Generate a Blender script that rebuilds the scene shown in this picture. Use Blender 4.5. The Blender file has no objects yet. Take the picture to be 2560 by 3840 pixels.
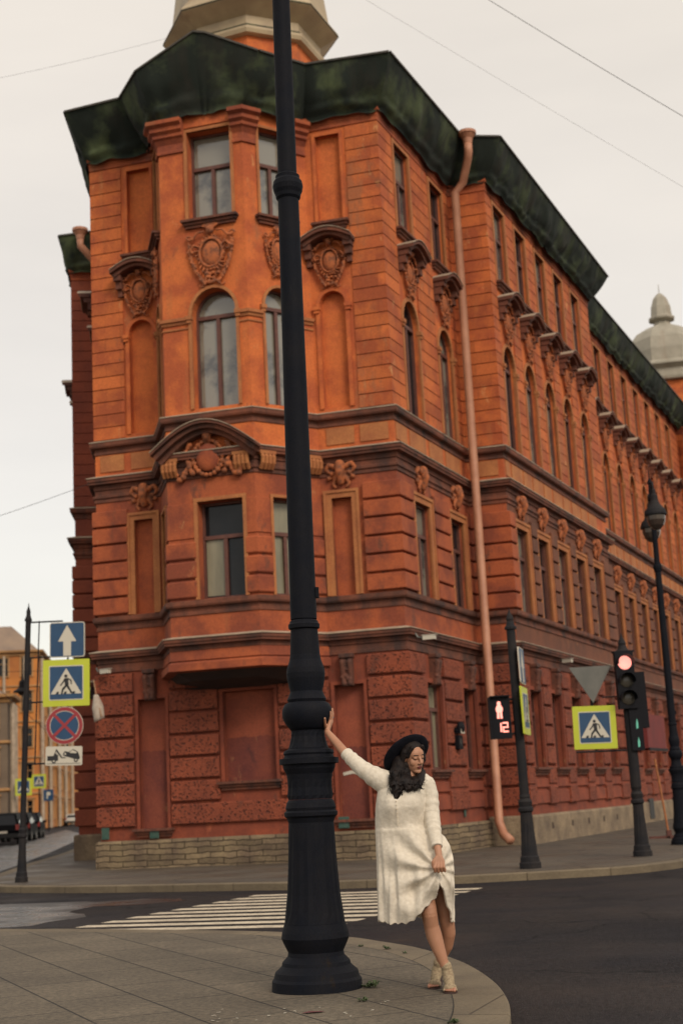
import bpy, bmesh, math, random
from math import sin, cos, pi, radians, hypot, atan2, sqrt
from mathutils import Vector, Matrix
random.seed(7)
S = bpy.context.scene
COL = S.collection
# ------------------------------------------------------------ camera
PITCH, ROLL = radians(11.45), radians(2.9)
f = Vector((0, cos(PITCH), sin(PITCH))); u0 = Vector((0, -sin(PITCH), cos(PITCH))); r0 = Vector((1, 0, 0))
rr = r0*cos(ROLL)-u0*sin(ROLL); uu = r0*sin(ROLL)+u0*cos(ROLL)
cam = bpy.data.cameras.new('camera'); co = bpy.data.objects.new('camera', cam); COL.objects.link(co)
m = Matrix((rr, uu, -f)).transposed().to_4x4(); m.translation = Vector((0, 0, 1.35)); co.matrix_world = m
cam.sensor_fit = 'VERTICAL'; cam.sensor_height = 36; cam.sensor_width = 24; cam.lens = 50.0
cam.clip_start = .1; cam.clip_end = 2000
cam.dof.use_dof = True; cam.dof.focus_distance = 10.55; cam.dof.aperture_fstop = 2.4
S.camera = co
# ------------------------------------------------------------ world: bright overcast evening sky
SUN_EL, SUN_AZ = 36, 152      # azimuth clockwise from +Y
w = bpy.data.worlds.new('World'); S.world = w; w.use_nodes = True
nt = w.node_tree; nt.nodes.clear(); N = nt.nodes.new; L = nt.links.new
out = N('ShaderNodeOutputWorld'); bg = N('ShaderNodeBackground'); bg2 = N('ShaderNodeBackground'); add = N('ShaderNodeAddShader')
sky = N('ShaderNodeTexSky'); sky.sky_type = 'NISHITA'; sky.sun_disc = False
sky.sun_elevation = radians(SUN_EL); sky.sun_rotation = radians(SUN_AZ); bg.inputs[1].default_value = .05
L(sky.outputs[0], bg.inputs[0])
tc = N('ShaderNodeTexCoord'); sp = N('ShaderNodeSeparateXYZ'); L(tc.outputs['Generated'], sp.inputs[0])
rmp = N('ShaderNodeValToRGB'); L(sp.outputs[2], rmp.inputs[0])
e = rmp.color_ramp.elements; e[0].position = 0; e[0].color = (.76, .665, .535, 1); e[1].position = 1; e[1].color = (1.05, .96, .82, 1)
x = e.new(.55); x.color = (.86, .755, .61, 1)
mp = N('ShaderNodeMapping'); mp.inputs['Scale'].default_value = (1, 1, 4); L(tc.outputs['Generated'], mp.inputs[0])
nz = N('ShaderNodeTexNoise'); nz.inputs['Scale'].default_value = 2.5; nz.inputs['Detail'].default_value = 6; L(mp.outputs[0], nz.inputs[0])
mr = N('ShaderNodeMapRange'); mr.inputs[1].default_value = .3; mr.inputs[2].default_value = .7; mr.inputs[3].default_value = .93; mr.inputs[4].default_value = 1.07
L(nz.outputs[0], mr.inputs[0])
vm = N('ShaderNodeVectorMath'); vm.operation = 'SCALE'; L(rmp.outputs[0], vm.inputs[0]); L(mr.outputs[0], vm.inputs['Scale'])
L(vm.outputs[0], bg2.inputs[0]); bg2.inputs[1].default_value = 1.0
L(bg.outputs[0], add.inputs[0]); L(bg2.outputs[0], add.inputs[1]); L(add.outputs[0], out.inputs[0])
sd = bpy.data.lights.new('sun', 'SUN'); sd.energy = 2.0; sd.angle = radians(20); sd.color = (1, .86, .70)
so = bpy.data.objects.new('sun', sd); COL.objects.link(so)
a = radians(SUN_AZ); el = radians(SUN_EL)
sv = Vector((sin(a)*cos(el), cos(a)*cos(el), sin(el)))
so.rotation_euler = sv.to_track_quat('Z', 'Y').to_euler()
S.view_settings.view_transform = 'Standard'; S.view_settings.look = 'None'; S.view_settings.exposure = -.10; S.view_settings.gamma = 1

# ------------------------------------------------------------ materials
def mat(name, c1, c2=None, sc=2.0, rough=.85, bump=.0, bsc=40, streak=None, streakc=(.05, .03, .02), metal=0, ior=None, spec=None,
        lo=.35, hi=.65, fine=0, emis=None, es=1, finek=(.72, 1.28), cracks=None, grime=None, zs=1.0, pits=None, brick=None, coord='Object', rvar=None, sheen=0, bdist=.01):
    mt = bpy.data.materials.new(name); mt.use_nodes = True; t = mt.node_tree; b = t.nodes['Principled BSDF']
    N = t.nodes.new; L = t.links.new
    b.inputs['Roughness'].default_value = rough; b.inputs['Metallic'].default_value = metal
    if ior: b.inputs['IOR'].default_value = ior
    if spec is not None: b.inputs['Specular IOR Level'].default_value = spec
    if emis: b.inputs['Emission Color'].default_value = (*emis, 1); b.inputs['Emission Strength'].default_value = es
    tc = N('ShaderNodeTexCoord'); vec = tc.outputs[coord]
    def noise(scale, det=6, vscale=(1, 1, 1), rgh=.6):
        mp = N('ShaderNodeMapping'); mp.inputs['Scale'].default_value = vscale; L(vec, mp.inputs[0])
        n = N('ShaderNodeTexNoise'); n.inputs['Scale'].default_value = scale; n.inputs['Detail'].default_value = det
        n.inputs['Roughness'].default_value = rgh; L(mp.outputs[0], n.inputs[0]); return n.outputs[0]
    def ramp(s, a, b_):
        r = N('ShaderNodeMapRange'); r.inputs[1].default_value = a; r.inputs[2].default_value = b_; L(s, r.inputs[0]); return r.outputs[0]
    def mix(fac, A, B, mode='MIX'):
        mx = N('ShaderNodeMix'); mx.data_type = 'RGBA'; mx.blend_type = mode
        if isinstance(fac, float): mx.inputs[0].default_value = fac
        else: L(fac, mx.inputs[0])
        for s, i in ((A, 6), (B, 7)):
            if isinstance(s, tuple): mx.inputs[i].default_value = (*s, 1)
            else: L(s, mx.inputs[i])
        return mx.outputs[2]
    c = c1
    if c2: c = mix(ramp(noise(sc, 8, (1, 1, zs)), lo, hi), c1, c2)
    hgt = None
    if brick:   # (scale_w, scale_h, mortar color, mortar size, rotation z, axis)
        mp = N('ShaderNodeMapping'); mp.inputs['Rotation'].default_value = brick['rot']; mp.inputs['Location'].default_value = brick.get('loc', (0, 0, 0)); L(vec, mp.inputs[0])
        if brick.get('wob'):
            nn = noise(brick['wob'][0], 3); vm = N('ShaderNodeVectorMath'); vm.operation = 'SCALE'
            nc = N('ShaderNodeTexNoise'); nc.inputs['Scale'].default_value = brick['wob'][0]; L(vec, nc.inputs[0])
            L(nc.outputs[1], vm.inputs[0]); vm.inputs['Scale'].default_value = brick['wob'][1]
            va = N('ShaderNodeVectorMath'); L(mp.outputs[0], va.inputs[0]); L(vm.outputs[0], va.inputs[1]); mpo = va.outputs[0]
        else: mpo = mp.outputs[0]
        bt = N('ShaderNodeTexBrick'); bt.inputs['Scale'].default_value = 1; bt.inputs['Brick Width'].default_value = brick['w']
        bt.inputs['Row Height'].default_value = brick['h']; bt.inputs['Mortar Size'].default_value = brick['m']; bt.inputs['Mortar Smooth'].default_value = .3
        bt.offset = brick.get('off', .5)
        bt.inputs[1].default_value = (1, 1, 1, 1); bt.inputs[2].default_value = (*[brick.get('var', .8)]*3, 1); bt.inputs[3].default_value = (*brick['mc'], 1)
        L(mpo, bt.inputs[0]); c = mix(1.0, c, bt.outputs[0], 'MULTIPLY'); hgt = bt.outputs[1]
    if pits:
        vo = N('ShaderNodeTexVoronoi'); vo.inputs['Scale'].default_value = pits[0]
        nn = N('ShaderNodeTexNoise'); nn.inputs['Scale'].default_value = pits[0]*.6; L(vec, nn.inputs[0])
        vm = N('ShaderNodeVectorMath'); vm.operation = 'SCALE'; vm.inputs['Scale'].default_value = .12; L(nn.outputs[1], vm.inputs[0])
        va = N('ShaderNodeVectorMath'); L(vec, va.inputs[0]); L(vm.outputs[0], va.inputs[1]); L(va.outputs[0], vo.inputs[0])
        pm = ramp(vo.outputs[0], .38, .12); c = mix(pm, c, pits[1]); hgt = pm
    if streak:
        s1 = ramp(noise(streak[0], 6, (1, 1, .12)), streak[1], streak[1]+.22); c = mix(s1, c, streakc)
    if grime:     # scale, threshold, colour: ragged patches of soot, lime or flaking
        for gs, gt, gc in grime:
            g1 = noise(gs, 10, (1, 1, .45), .75); c = mix(ramp(g1, gt, gt+.07), c, gc)
    if cracks:
        vo = N('ShaderNodeTexVoronoi'); vo.feature = 'DISTANCE_TO_EDGE'; vo.inputs['Scale'].default_value = cracks[0]
        nn = N('ShaderNodeTexNoise'); nn.inputs['Scale'].default_value = 1.7; nn.inputs['Detail'].default_value = 6; L(vec, nn.inputs[0])
        vm = N('ShaderNodeVectorMath'); vm.operation = 'SCALE'; vm.inputs['Scale'].default_value = .9; L(nn.outputs[1], vm.inputs[0])
        va = N('ShaderNodeVectorMath'); L(vec, va.inputs[0]); L(vm.outputs[0], va.inputs[1]); L(va.outputs[0], vo.inputs[0])
        c = mix(ramp(vo.outputs[0], cracks[1], cracks[1]*.3), c, cracks[2])
    if fine:
        fn = noise(fine if fine > 1 else 90, 3, rgh=.8); g = N('ShaderNodeMapRange'); g.inputs[1].default_value = .25; g.inputs[2].default_value = .75
        g.inputs[3].default_value = finek[0]; g.inputs[4].default_value = finek[1]; L(fn, g.inputs[0])
        vm = N('ShaderNodeVectorMath'); vm.operation = 'SCALE'
        if isinstance(c, tuple): vm.inputs[0].default_value = c
        else: L(c, vm.inputs[0])
        L(g.outputs[0], vm.inputs['Scale']); c = vm.outputs[0]
    if isinstance(c, tuple): b.inputs['Base Color'].default_value = (*c, 1)
    else: L(c, b.inputs['Base Color'])
    if rvar:
        rn = N('ShaderNodeMapRange'); rn.inputs[1].default_value = .4; rn.inputs[2].default_value = .6; rn.inputs[3].default_value = rvar[1]; rn.inputs[4].default_value = rvar[2]
        L(noise(rvar[0], 4), rn.inputs[0]); L(rn.outputs[0], b.inputs['Roughness'])
    if bump:
        bn = N('ShaderNodeBump'); bn.inputs['Strength'].default_value = bump; bn.inputs['Distance'].default_value = bdist
        hn = noise(bsc, 6)
        if hgt is not None:
            ma = N('ShaderNodeMath'); ma.operation = 'MULTIPLY_ADD'; L(hgt, ma.inputs[0]); ma.inputs[1].default_value = -2.0; L(hn, ma.inputs[2]); hn = ma.outputs[0]
        L(hn, bn.inputs['Height']); L(bn.outputs[0], b.inputs['Normal'])
    return mt
OR1, OR2 = (.53, .135, .034), (.37, .082, .026)
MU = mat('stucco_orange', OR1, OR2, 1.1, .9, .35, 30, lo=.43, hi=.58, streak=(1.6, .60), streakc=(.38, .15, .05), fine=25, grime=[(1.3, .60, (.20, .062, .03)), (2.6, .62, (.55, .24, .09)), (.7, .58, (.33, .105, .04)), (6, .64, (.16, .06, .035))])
MUQ = mat('stucco_orange_blocks', OR1, OR2, 1.2, .9, .4, 30, lo=.43, hi=.58, streak=(1.6, .60), streakc=(.38, .15, .05), fine=25, grime=[(1.3, .59, (.22, .066, .03)), (2.6, .60, (.56, .26, .10)), (.7, .57, (.33, .105, .04)), (6, .62, (.16, .06, .035))], brick=dict(rot=(radians(90), 0, 0), loc=(0, -.1, 0), w=.78, h=.335, m=.004, mc=(.45, .4, .38), var=.76))
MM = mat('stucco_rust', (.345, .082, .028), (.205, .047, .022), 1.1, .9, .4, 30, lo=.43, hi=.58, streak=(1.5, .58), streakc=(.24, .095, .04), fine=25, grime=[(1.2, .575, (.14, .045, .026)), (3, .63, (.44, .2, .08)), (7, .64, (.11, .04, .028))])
ML = mat('stucco_red', (.26, .058, .026), (.14, .032, .018), 1.3, .9, .4, 30, streak=(1.3, .57), streakc=(.10, .04, .028), fine=25, grime=[(1.4, .57, (.10, .034, .022)), (3, .63, (.30, .14, .07)), (.8, .59, (.33, .09, .04))])  # ground floor: redder paint, with narrow-street shade mixed into the colour
MV = mat('stucco_vermiculated', (.27, .062, .027), (.17, .040, .021), 1.2, .9, .9, 22, pits=(15, (.085, .024, .016)), grime=[(1.3, .60, (.10, .035, .022)), (3, .68, (.33, .13, .05))], bdist=.04)
MO = mat('stucco_ochre', (.42, .165, .055), (.30, .10, .038), 1.5, .9, .3, 30, streak=(2, .6), streakc=(.22, .09, .045), fine=25)
MC = mat('stucco_sooty', (.060, .027, .020), (.19, .060, .032), 1.6, .9, .4, 25, streak=(2, .5), streakc=(.03, .02, .02), fine=25)
MB = mat('stucco_maroon', (.105, .024, .020), (.19, .046, .026), .9, .9, .3, 30, fine=25, grime=[(2.2, .60, (.27, .12, .06)), (1.2, .58, (.07, .02, .018))])
MX = mat('stucco_shaded_wing', (.26, .064, .030), (.17, .042, .025), .8, .9, .3, 30, streak=(1.2, .6), streakc=(.07, .03, .024), fine=25)  # left wing: its shade is mixed into the stucco colour
MK2 = mat('stucco_smoky', (.185, .062, .030), (.105, .040, .024), 1.0, .9, .4, 30, streak=(1.5, .55), streakc=(.06, .028, .02), fine=25, grime=[(2, .60, (.26, .10, .045))])
MF = mat('sheet_metal_grey', (.42, .33, .24), (.28, .22, .16), 3, .6, .1, 20)
MD = mat('sheet_metal_cream', (.42, .33, .205), (.32, .245, .155), 1.5, .6, .1, 20, streak=(1.5, .6), streakc=(.22, .15, .09))
MG = mat('sheet_metal_domed', (.34, .31, .25), (.26, .24, .19), 1.5, .6, .1, 20, streak=(1.0, .55), streakc=(.24, .17, .12))
NETM = mat('green_netting', (.008, .014, .010), (.070, .092, .040), 1.0, .95, .6, 8, streak=(1.4, .52), streakc=(.018, .016, .011), lo=.47, hi=.70, fine=60)
MS = mat('limestone', (.27, .20, .115), (.15, .105, .07), 1.8, .9, .9, 18, bdist=.03, fine=20,
         brick=dict(rot=(radians(90), 0, radians(0)), w=.62, h=.13, m=.012, mc=(.18, .16, .14), var=.62, wob=(3, .10)))
MS2 = mat('limestone_side', (.27, .20, .125), (.13, .095, .065), 1.5, .9, .9, 14, bdist=.03, fine=20)
MORN = mat('stucco_carved', (.40, .115, .038), (.17, .060, .030), 7, .9, .5, 40, lo=.42, hi=.60)
MW = mat('window_frame_brown', (.085, .028, .022), (.12, .045, .03), 8, .6)
GL1 = mat('glass_pale', (.19, .18, .145), (.05, .05, .05), .8, .07, ior=1.9, lo=.46, hi=.56, rvar=(2, .03, .16), bump=.15, bsc=1.5, bdist=.02)  # large dark patches painted to look like reflected buildings
GL2 = mat('glass_dark', (.005, .007, .010), (.014, .014, .016), 1.2, .06, ior=1.36)
GL3 = mat('curtain_behind_glass', (.24, .22, .15), (.14, .13, .09), 3, .3, zs=.2)
MP = mat('pipe_salmon', (.47, .22, .13), (.36, .155, .09), 2, .55, streak=(2, .6), streakc=(.3, .12, .08))
MI = mat('cast_iron', (.0060, .0074, .0120), (.0095, .0098, .0130), 6, .7, .5, 60, fine=80, bdist=.004, spec=.09, grime=[(2.2, .60, (.018, .013, .010)), (5, .63, (.016, .017, .021))])
MI2 = mat('iron_post', (.010, .010, .013), (.020, .017, .017), 4, .7, .3, 50, spec=.2)
MWALK = mat('slab_granite', (.128, .102, .070), (.086, .068, .047), .9, .9, .6, 60, fine=20, finek=(.35, 1.65), grime=[(1.1, .60, (.060, .048, .035)), (4, .64, (.17, .14, .10))], streak=(1, .62), streakc=(.10, .078, .056),
            brick=dict(rot=(0, 0, radians(65.7)), w=1.15, h=.6, m=.009, mc=(.10, .09, .08), var=.80))
MFP = mat('pavement_far', (.088, .069, .048), (.055, .043, .033), .5, .85, .4, 50, fine=16, finek=(.6, 1.4), cracks=(.35, .008, (.02, .017, .014)), rvar=(.7, .55, .9))
MK = mat('kerb_granite', (.160, .124, .078), (.105, .080, .052), 1.5, .9, .5, 80, fine=30, brick=dict(rot=(0, 0, radians(20)), w=1.3, h=9, m=.01, mc=(.4, .36, .33), var=.9))
MR = mat('asphalt', (.015, .014, .017), (.026, .021, .020), .5, .6, .9, 60, fine=22, finek=(.15, 2.0), cracks=(.22, .006, (.006, .006, .007)), rvar=(.35, .60, .92), bdist=.02, spec=.12, grime=[(.5, .62, (.034, .022, .018)), (2.0, .68, (.010, .010, .013))])
MCW = mat('road_paint', (.56, .48, .36), (.30, .25, .19), 5, .75, .3, 60, fine=18, finek=(.6, 1.3), lo=.45, hi=.72)
# ------------------------------------------------------------ mesh tools
class M:
    def __init__(s): s.v = []; s.f = []; s.mi = []; s.k = 0; s.sm = []; s.smooth = False
    def add(s, vs, fs):
        o = len(s.v); s.v += [tuple(p) for p in vs]
        for q in fs: s.f.append([o+i for i in q]); s.mi.append(s.k); s.sm.append(s.smooth)
        return s
    def poly(s, *p): return s.add(p, [list(range(len(p)))])
    def box(s, x0, x1, y0, y1, z0, z1):
        return s.add([(x0,y0,z0),(x1,y0,z0),(x1,y1,z0),(x0,y1,z0),(x0,y0,z1),(x1,y0,z1),(x1,y1,z1),(x0,y1,z1)],
                     [(0,3,2,1),(4,5,6,7),(0,1,5,4),(1,2,6,5),(2,3,7,6),(3,0,4,7)])
    def fbox(s, P, T, u0_, u1, d0, d1, z0, z1, ch=0):    # box on a facade: u along, d outward; ch chamfers the front face
        n = (T[1], -T[0])
        def q(u, d, z): return (P[0]+T[0]*u+n[0]*d, P[1]+T[1]*u+n[1]*d, z)
        c = ch; vs = [q(u0_,d0,z0),q(u1,d0,z0),q(u1,d0,z1),q(u0_,d0,z1),q(u0_+c,d1,z0+c),q(u1-c,d1,z0+c),q(u1-c,d1,z1-c),q(u0_+c,d1,z1-c)]
        if c:
            dm = d1-c; vs += [q(u0_,dm,z0),q(u1,dm,z0),q(u1,dm,z1),q(u0_,dm,z1)]
            return s.add(vs, [(4,5,6,7),(8,9,5,4),(9,10,6,5),(10,11,7,6),(11,8,4,7),(0,1,9,8),(1,2,10,9),(2,3,11,10),(3,0,8,11)])
        return s.add(vs, [(4,5,6,7),(0,1,5,4),(1,2,6,5),(2,3,7,6),(3,0,4,7),(0,3,2,1)])
    def lathe(s, prof, c=(0,0,0), n=24, a0=0, caps=True, flute=None, sx=1, sy=1):
        vs = []; fs = []
        for r, z in prof:
            for i in range(n):
                t = a0+2*pi*i/n; q = r
                if flute and flute[0] <= z <= flute[1] and i % 2: q = r*flute[2]
                vs.append((c[0]+q*cos(t)*sx, c[1]+q*sin(t)*sy, c[2]+z))
        for j in range(len(prof)-1):
            for i in range(n): fs.append((j*n+i, j*n+(i+1)%n, (j+1)*n+(i+1)%n, (j+1)*n+i))
        if caps: fs.append(list(range(n))[::-1]); fs.append([(len(prof)-1)*n+i for i in range(n)])
        return s.add(vs, fs)
    def tube(s, pts, r, n=8, caps=True):
        pts = [Vector(p) for p in pts]; vs = []; fs = []; k = len(pts)
        rs = r if isinstance(r, (list, tuple)) else [r]*k
        up = None
        for i, p in enumerate(pts):
            d = (pts[min(i+1, k-1)]-pts[max(i-1, 0)]).normalized()
            if up is None: up = Vector((0, 0, 1)) if abs(d.z) < .9 else Vector((1, 0, 0))
            x = d.cross(up).normalized(); up = x.cross(d).normalized()
            for j in range(n):
                t = 2*pi*j/n; vs.append(p+(x*cos(t)+up*sin(t))*rs[i])
        for i in range(k-1):
            for j in range(n): fs.append((i*n+j, i*n+(j+1)%n, (i+1)*n+(j+1)%n, (i+1)*n+j))
        if caps: fs.append(list(range(n))); fs.append([(k-1)*n+i for i in range(n)][::-1])
        return s.add(vs, fs)
    def ball(s, c, r, R=None, n=10):       # r: radius or 3 radii; R rotation matrix
        r = r if isinstance(r, (tuple, list)) else (r, r, r); vs = []; fs = []
        for j in range(1, n):
            ph = pi*j/n
            for i in range(2*n):
                t = pi*i/n; p = Vector((r[0]*sin(ph)*cos(t), r[1]*sin(ph)*sin(t), r[2]*cos(ph)))
                vs.append((R @ p if R else p)+Vector(c))
        for sg in (1, -1):
            p = Vector((0, 0, sg*r[2])); vs.append((R @ p if R else p)+Vector(c))
        q = 2*n; T_ = len(vs)-2
        for j in range(n-2):
            for i in range(q): fs.append((j*q+i, (j+1)*q+i, (j+1)*q+(i+1)%q, j*q+(i+1)%q))
        for i in range(q): fs.append((T_, i, (i+1)%q)); fs.append((T_+1, (n-2)*q+(i+1)%q, (n-2)*q+i))
        return s.add(vs, fs)
    def cap(s, a, b, ra, rb, n=10):        # tapered capsule
        s.ball(a, ra, n=n//2+2); s.ball(b, rb, n=n//2+2); return s.tube([a, b], [ra, rb], n=n*2)
    def chain(s, pts, n=10):
        for i in range(len(pts)-1): s.cap(pts[i][:3], pts[i+1][:3], pts[i][3], pts[i+1][3], n)
        return s
    def sweep(s, prof, path, closed=False, caps=True):   # prof [(d,z)], plan path walked with the outside on the right
        n = len(path); vs = []; fs = []; k = len(prof)
        for i in range(n):
            p = path[i]; a_ = path[i-1] if (i > 0 or closed) else None; b_ = path[(i+1) % n] if (i < n-1 or closed) else None
            def nr(a, b): l = hypot(b[0]-a[0], b[1]-a[1]); return ((b[1]-a[1])/l, -(b[0]-a[0])/l)
            if a_ is None: nn = nr(p, b_)
            elif b_ is None: nn = nr(a_, p)
            else:
                n1 = nr(a_, p); n2 = nr(p, b_); dt = 1+n1[0]*n2[0]+n1[1]*n2[1]; nn = ((n1[0]+n2[0])/dt, (n1[1]+n2[1])/dt)
            for d, z in prof: vs.append((p[0]+nn[0]*d, p[1]+nn[1]*d, z))
        for i in range(n if closed else n-1):
            for j in range(k-1):
                i2 = (i+1) % n; fs.append((i*k+j, i2*k+j, i2*k+j+1, i*k+j+1))
        if caps and not closed: fs.append(list(range(k))); fs.append([(n-1)*k+j for j in range(k)][::-1])
        return s.add(vs, fs)
    def mesh(s, name, mats):
        me = bpy.data.meshes.new(name); me.from_pydata(s.v, [], s.f)
        for mm in (mats if isinstance(mats, (list, tuple)) else [mats]): me.materials.append(mm)
        me.polygons.foreach_set('material_index', s.mi); me.polygons.foreach_set('use_smooth', s.sm)
        bm = bmesh.new(); bm.from_mesh(me); bmesh.ops.recalc_face_normals(bm, faces=bm.faces); bm.to_mesh(me); bm.free()
        me.validate(); me.update(); return me
    def build(s, name, mats, parent=None, **kw):
        o = bpy.data.objects.new(name, s.mesh(name, mats)); COL.objects.link(o)
        if parent: o.parent = parent
        for k_, v_ in kw.items(): o[k_] = v_
        return o
def empty(name, label, cat, loc=(0, 0, 0), group=None, rz=0):
    o = bpy.data.objects.new(name, None); COL.objects.link(o); o.location = loc; o.rotation_euler = (0, 0, rz)
    o.empty_display_size = .3; o['label'] = label; o['category'] = cat
    if group: o['group'] = group
    return o
def tagm(o, label, cat, group=None):
    o['label'] = label; o['category'] = cat
    if group: o['group'] = group
    return o
def copytree(o, parent=None, mw=None):
    c = o.copy(); COL.objects.link(c)
    if parent is not None: c.parent = parent
    if mw is not None: c.matrix_local = mw
    for ch in list(o.children): copytree(ch, c)
    return c
def remesh(mb, voxel, mats, smooth=3, name='m', disp=None):
    me = mb.mesh(name, mats); o = bpy.data.objects.new(name, me); COL.objects.link(o)
    r = o.modifiers.new('r', 'REMESH'); r.mode = 'VOXEL'; r.voxel_size = voxel; r.use_smooth_shade = True
    if smooth:
        q = o.modifiers.new('s', 'SMOOTH'); q.factor = .5; q.iterations = smooth
    bpy.context.view_layer.update()
    dg = bpy.context.evaluated_depsgraph_get(); ne = bpy.data.meshes.new_from_object(o.evaluated_get(dg)); ne.name = name
    bpy.data.objects.remove(o); ne.materials.clear()
    for mm in (mats if isinstance(mats, (list, tuple)) else [mats]): ne.materials.append(mm)
    return ne
def objme(name, me, parent=None):
    o = bpy.data.objects.new(name, me); COL.objects.link(o)
    if parent: o.parent = parent
    return o

# ------------------------------------------------------------ the red corner building
def unit(a, b): l = hypot(b[0]-a[0], b[1]-a[1]); return ((b[0]-a[0])/l, (b[1]-a[1])/l), l
pA = (-6.18, 35.15); pB = (1.35, 33.0); TF, LF = unit(pA, pB); NF = (TF[1], -TF[0])
def fr(u, d=0): return (pA[0]+TF[0]*u+NF[0]*d, pA[1]+TF[1]*u+NF[1]*d)
V0, V1, V2, V3 = fr(1.78), fr(2.55, 1.4), fr(4.76, 1.4), fr(5.93)
pN = (3.44, 37.9); pC = (4.45, 37.6); pD = (9.0, 48.0); pD3 = (8.31, 48.3); pE = (16.46, 67.4); pF = (17.9, 66.9); pF2 = (26.0, 85.6)
pG = (-8.2, 42.9); pNl = (-6.92, 43.05); pL = (-9.6, 58.0)
MAIN = [pL, pG, pNl, pA, pB, pN, pC, pD, pD3, pE, pF, pF2]
BAYP = [pL, pG, pNl, pA, V0, V1, V2, V3, pB, pN, pC, pD, pD3, pE, pF, pF2]
BLD = empty('corner_building', 'orange stuccoed three storey corner building with a bay window and green netting under its eaves', 'building', (0, 0, 0))
def wall(mb, P, T, u0_, u1, z0, z1, ops):
    n = (T[1], -T[0])
    def q(u, d, z): return (P[0]+T[0]*u+n[0]*d, P[1]+T[1]*u+n[1]*d, z)
    ops = [o for o in ops if o[2] < z1 and o[3] > z0]
    us = sorted({u0_, u1, *[o[0] for o in ops], *[o[1] for o in ops]}); zs = sorted({z0, z1, *[o[2] for o in ops], *[o[3] for o in ops]})
    for i in range(len(us)-1):
        for j in range(len(zs)-1):
            um, zm = (us[i]+us[i+1])/2, (zs[j]+zs[j+1])/2
            if any(o[0] < um < o[1] and o[2] < zm < o[3] for o in ops): continue
            mb.poly(q(us[i],0,zs[j]), q(us[i+1],0,zs[j]), q(us[i+1],0,zs[j+1]), q(us[i],0,zs[j+1]))
    for (a, b, c, d, rise, dep) in ops:
        out_ = [(a, c), (b, c)]
        if rise:
            N_ = 12; arc = [((a+b)/2+(b-a)/2*cos(pi*k/N_), d-rise+rise*sin(pi*k/N_)) for k in range(N_+1)]
            out_ += arc
            for k in range(N_): mb.poly(q(arc[k][0],0,arc[k][1]), q(arc[k+1][0],0,arc[k+1][1]), q(arc[k+1][0],0,d), q(arc[k][0],0,d))
        else: out_ += [(b, d), (a, d)]
        for k in range(len(out_)):
            p1, p2 = out_[k], out_[(k+1) % len(out_)]
            if p1 != p2: mb.poly(q(p1[0],0,p1[1]), q(p2[0],0,p2[1]), q(p2[0],-dep,p2[1]), q(p1[0],-dep,p1[1]))
ZG, ZM = 4.85, 10.42
GFz, F1z, F2z, F3z = (1.95, 4.0), (6.1, 8.42), (10.68, 13.68), (15.48, 17.84)
RISE = .62
# window prototypes: x along the wall, y = -outward, z above the sill line
def arcpts(w, h, rise, n=12, grow=0):
    if not rise: return [(-w/2-grow, 0), (-w/2-grow, h+grow), (w/2+grow, h+grow), (w/2+grow, 0)]
    return [(-w/2-grow, 0)]+[(-(w/2+grow)*cos(pi*k/n), h-rise+(rise+grow)*sin(pi*k/n)) for k in range(n+1)]+[(w/2+grow, 0)]
def strip(mb, a, b, y0, y1):     # solid band between two outlines
    for i in range(len(a)-1):
        p, q_, r_, s_ = a[i], a[i+1], b[i+1], b[i]
        if p == q_ and r_ == s_: continue
        mb.add([(p[0],y0,p[1]),(q_[0],y0,q_[1]),(r_[0],y0,r_[1]),(s_[0],y0,s_[1]),(p[0],y1,p[1]),(q_[0],y1,q_[1]),(r_[0],y1,r_[1]),(s_[0],y1,s_[1])],
               [(0,1,2,3),(7,6,5,4),(0,4,5,1),(2,6,7,3),(1,5,6,2),(0,3,7,4)])
def win(kind, w, h, rise=0, dep=.22, transom=.66, glass=None, surr=.13, blind=False, sill=True, surm=None, sd=.05):
    fm = M()
    if not blind:
        a = arcpts(w, h, rise); b = arcpts(w-.12, h-.06, max(rise-.06, 0)); strip(fm, a, b, dep-.05, dep+.05)
        fm.box(-w/2+.06, w/2-.06, dep-.05, dep+.05, 0, .07)
        tz = h*transom if not rise else h-rise-.02
        fm.box(-w/2+.055, w/2-.055, dep-.07, dep+.04, tz-.045, tz+.045); fm.box(-.045, .045, dep-.06, dep+.04, .07, tz-.045)
        o = fm.build('window', MW, BLD)
        g = M(); b = arcpts(w-.1, h-.05, max(rise-.05, 0), 12)
        g.poly(*[(p[0], dep+.015, p[1]) for p in b]); g.build('pane', glass or GL1, o)
    else:
        b = arcpts(w-.002, h-.002, rise, 12)
        fm.poly(*[(p[0], dep-.005, p[1]) for p in b]); o = fm.build('blind_window', blind, BLD)
    if surr:
        s = M(); a = arcpts(w, h, rise, grow=0); b = arcpts(w, h, rise, grow=surr)
        strip(s, a, b, -sd, .04)
        if surr > .1:
            a2 = arcpts(w, h, rise, grow=surr*.72); b2 = arcpts(w, h, rise, grow=surr+.02); strip(s, a2, b2, -sd-.03, -sd+.001)
        if rise:
            for sx in (-1, 1):
                x0, x1 = sorted((sx*(w/2-.015), sx*(w/2+surr+.06))); s.box(x0, x1, -sd-.06, .03, h-rise-.12, h-rise-.02); s.box(x0+.02, x1-.02, -sd-.035, .03, h-rise-.2, h-rise-.121)
        s.build('surround', surm or MO, o)
    if sill:
        s = M(); e = w/2+.16
        s.box(-e, e, -.20, .05, -.06, 0); s.box(-e+.04, e-.04, -.13, .04, -.13, -.061); s.box(-e+.08, e-.08, -.08, .04, -.2, -.131)
        s.build('sill', MC, o)
    return o
PROTO = {}
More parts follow.
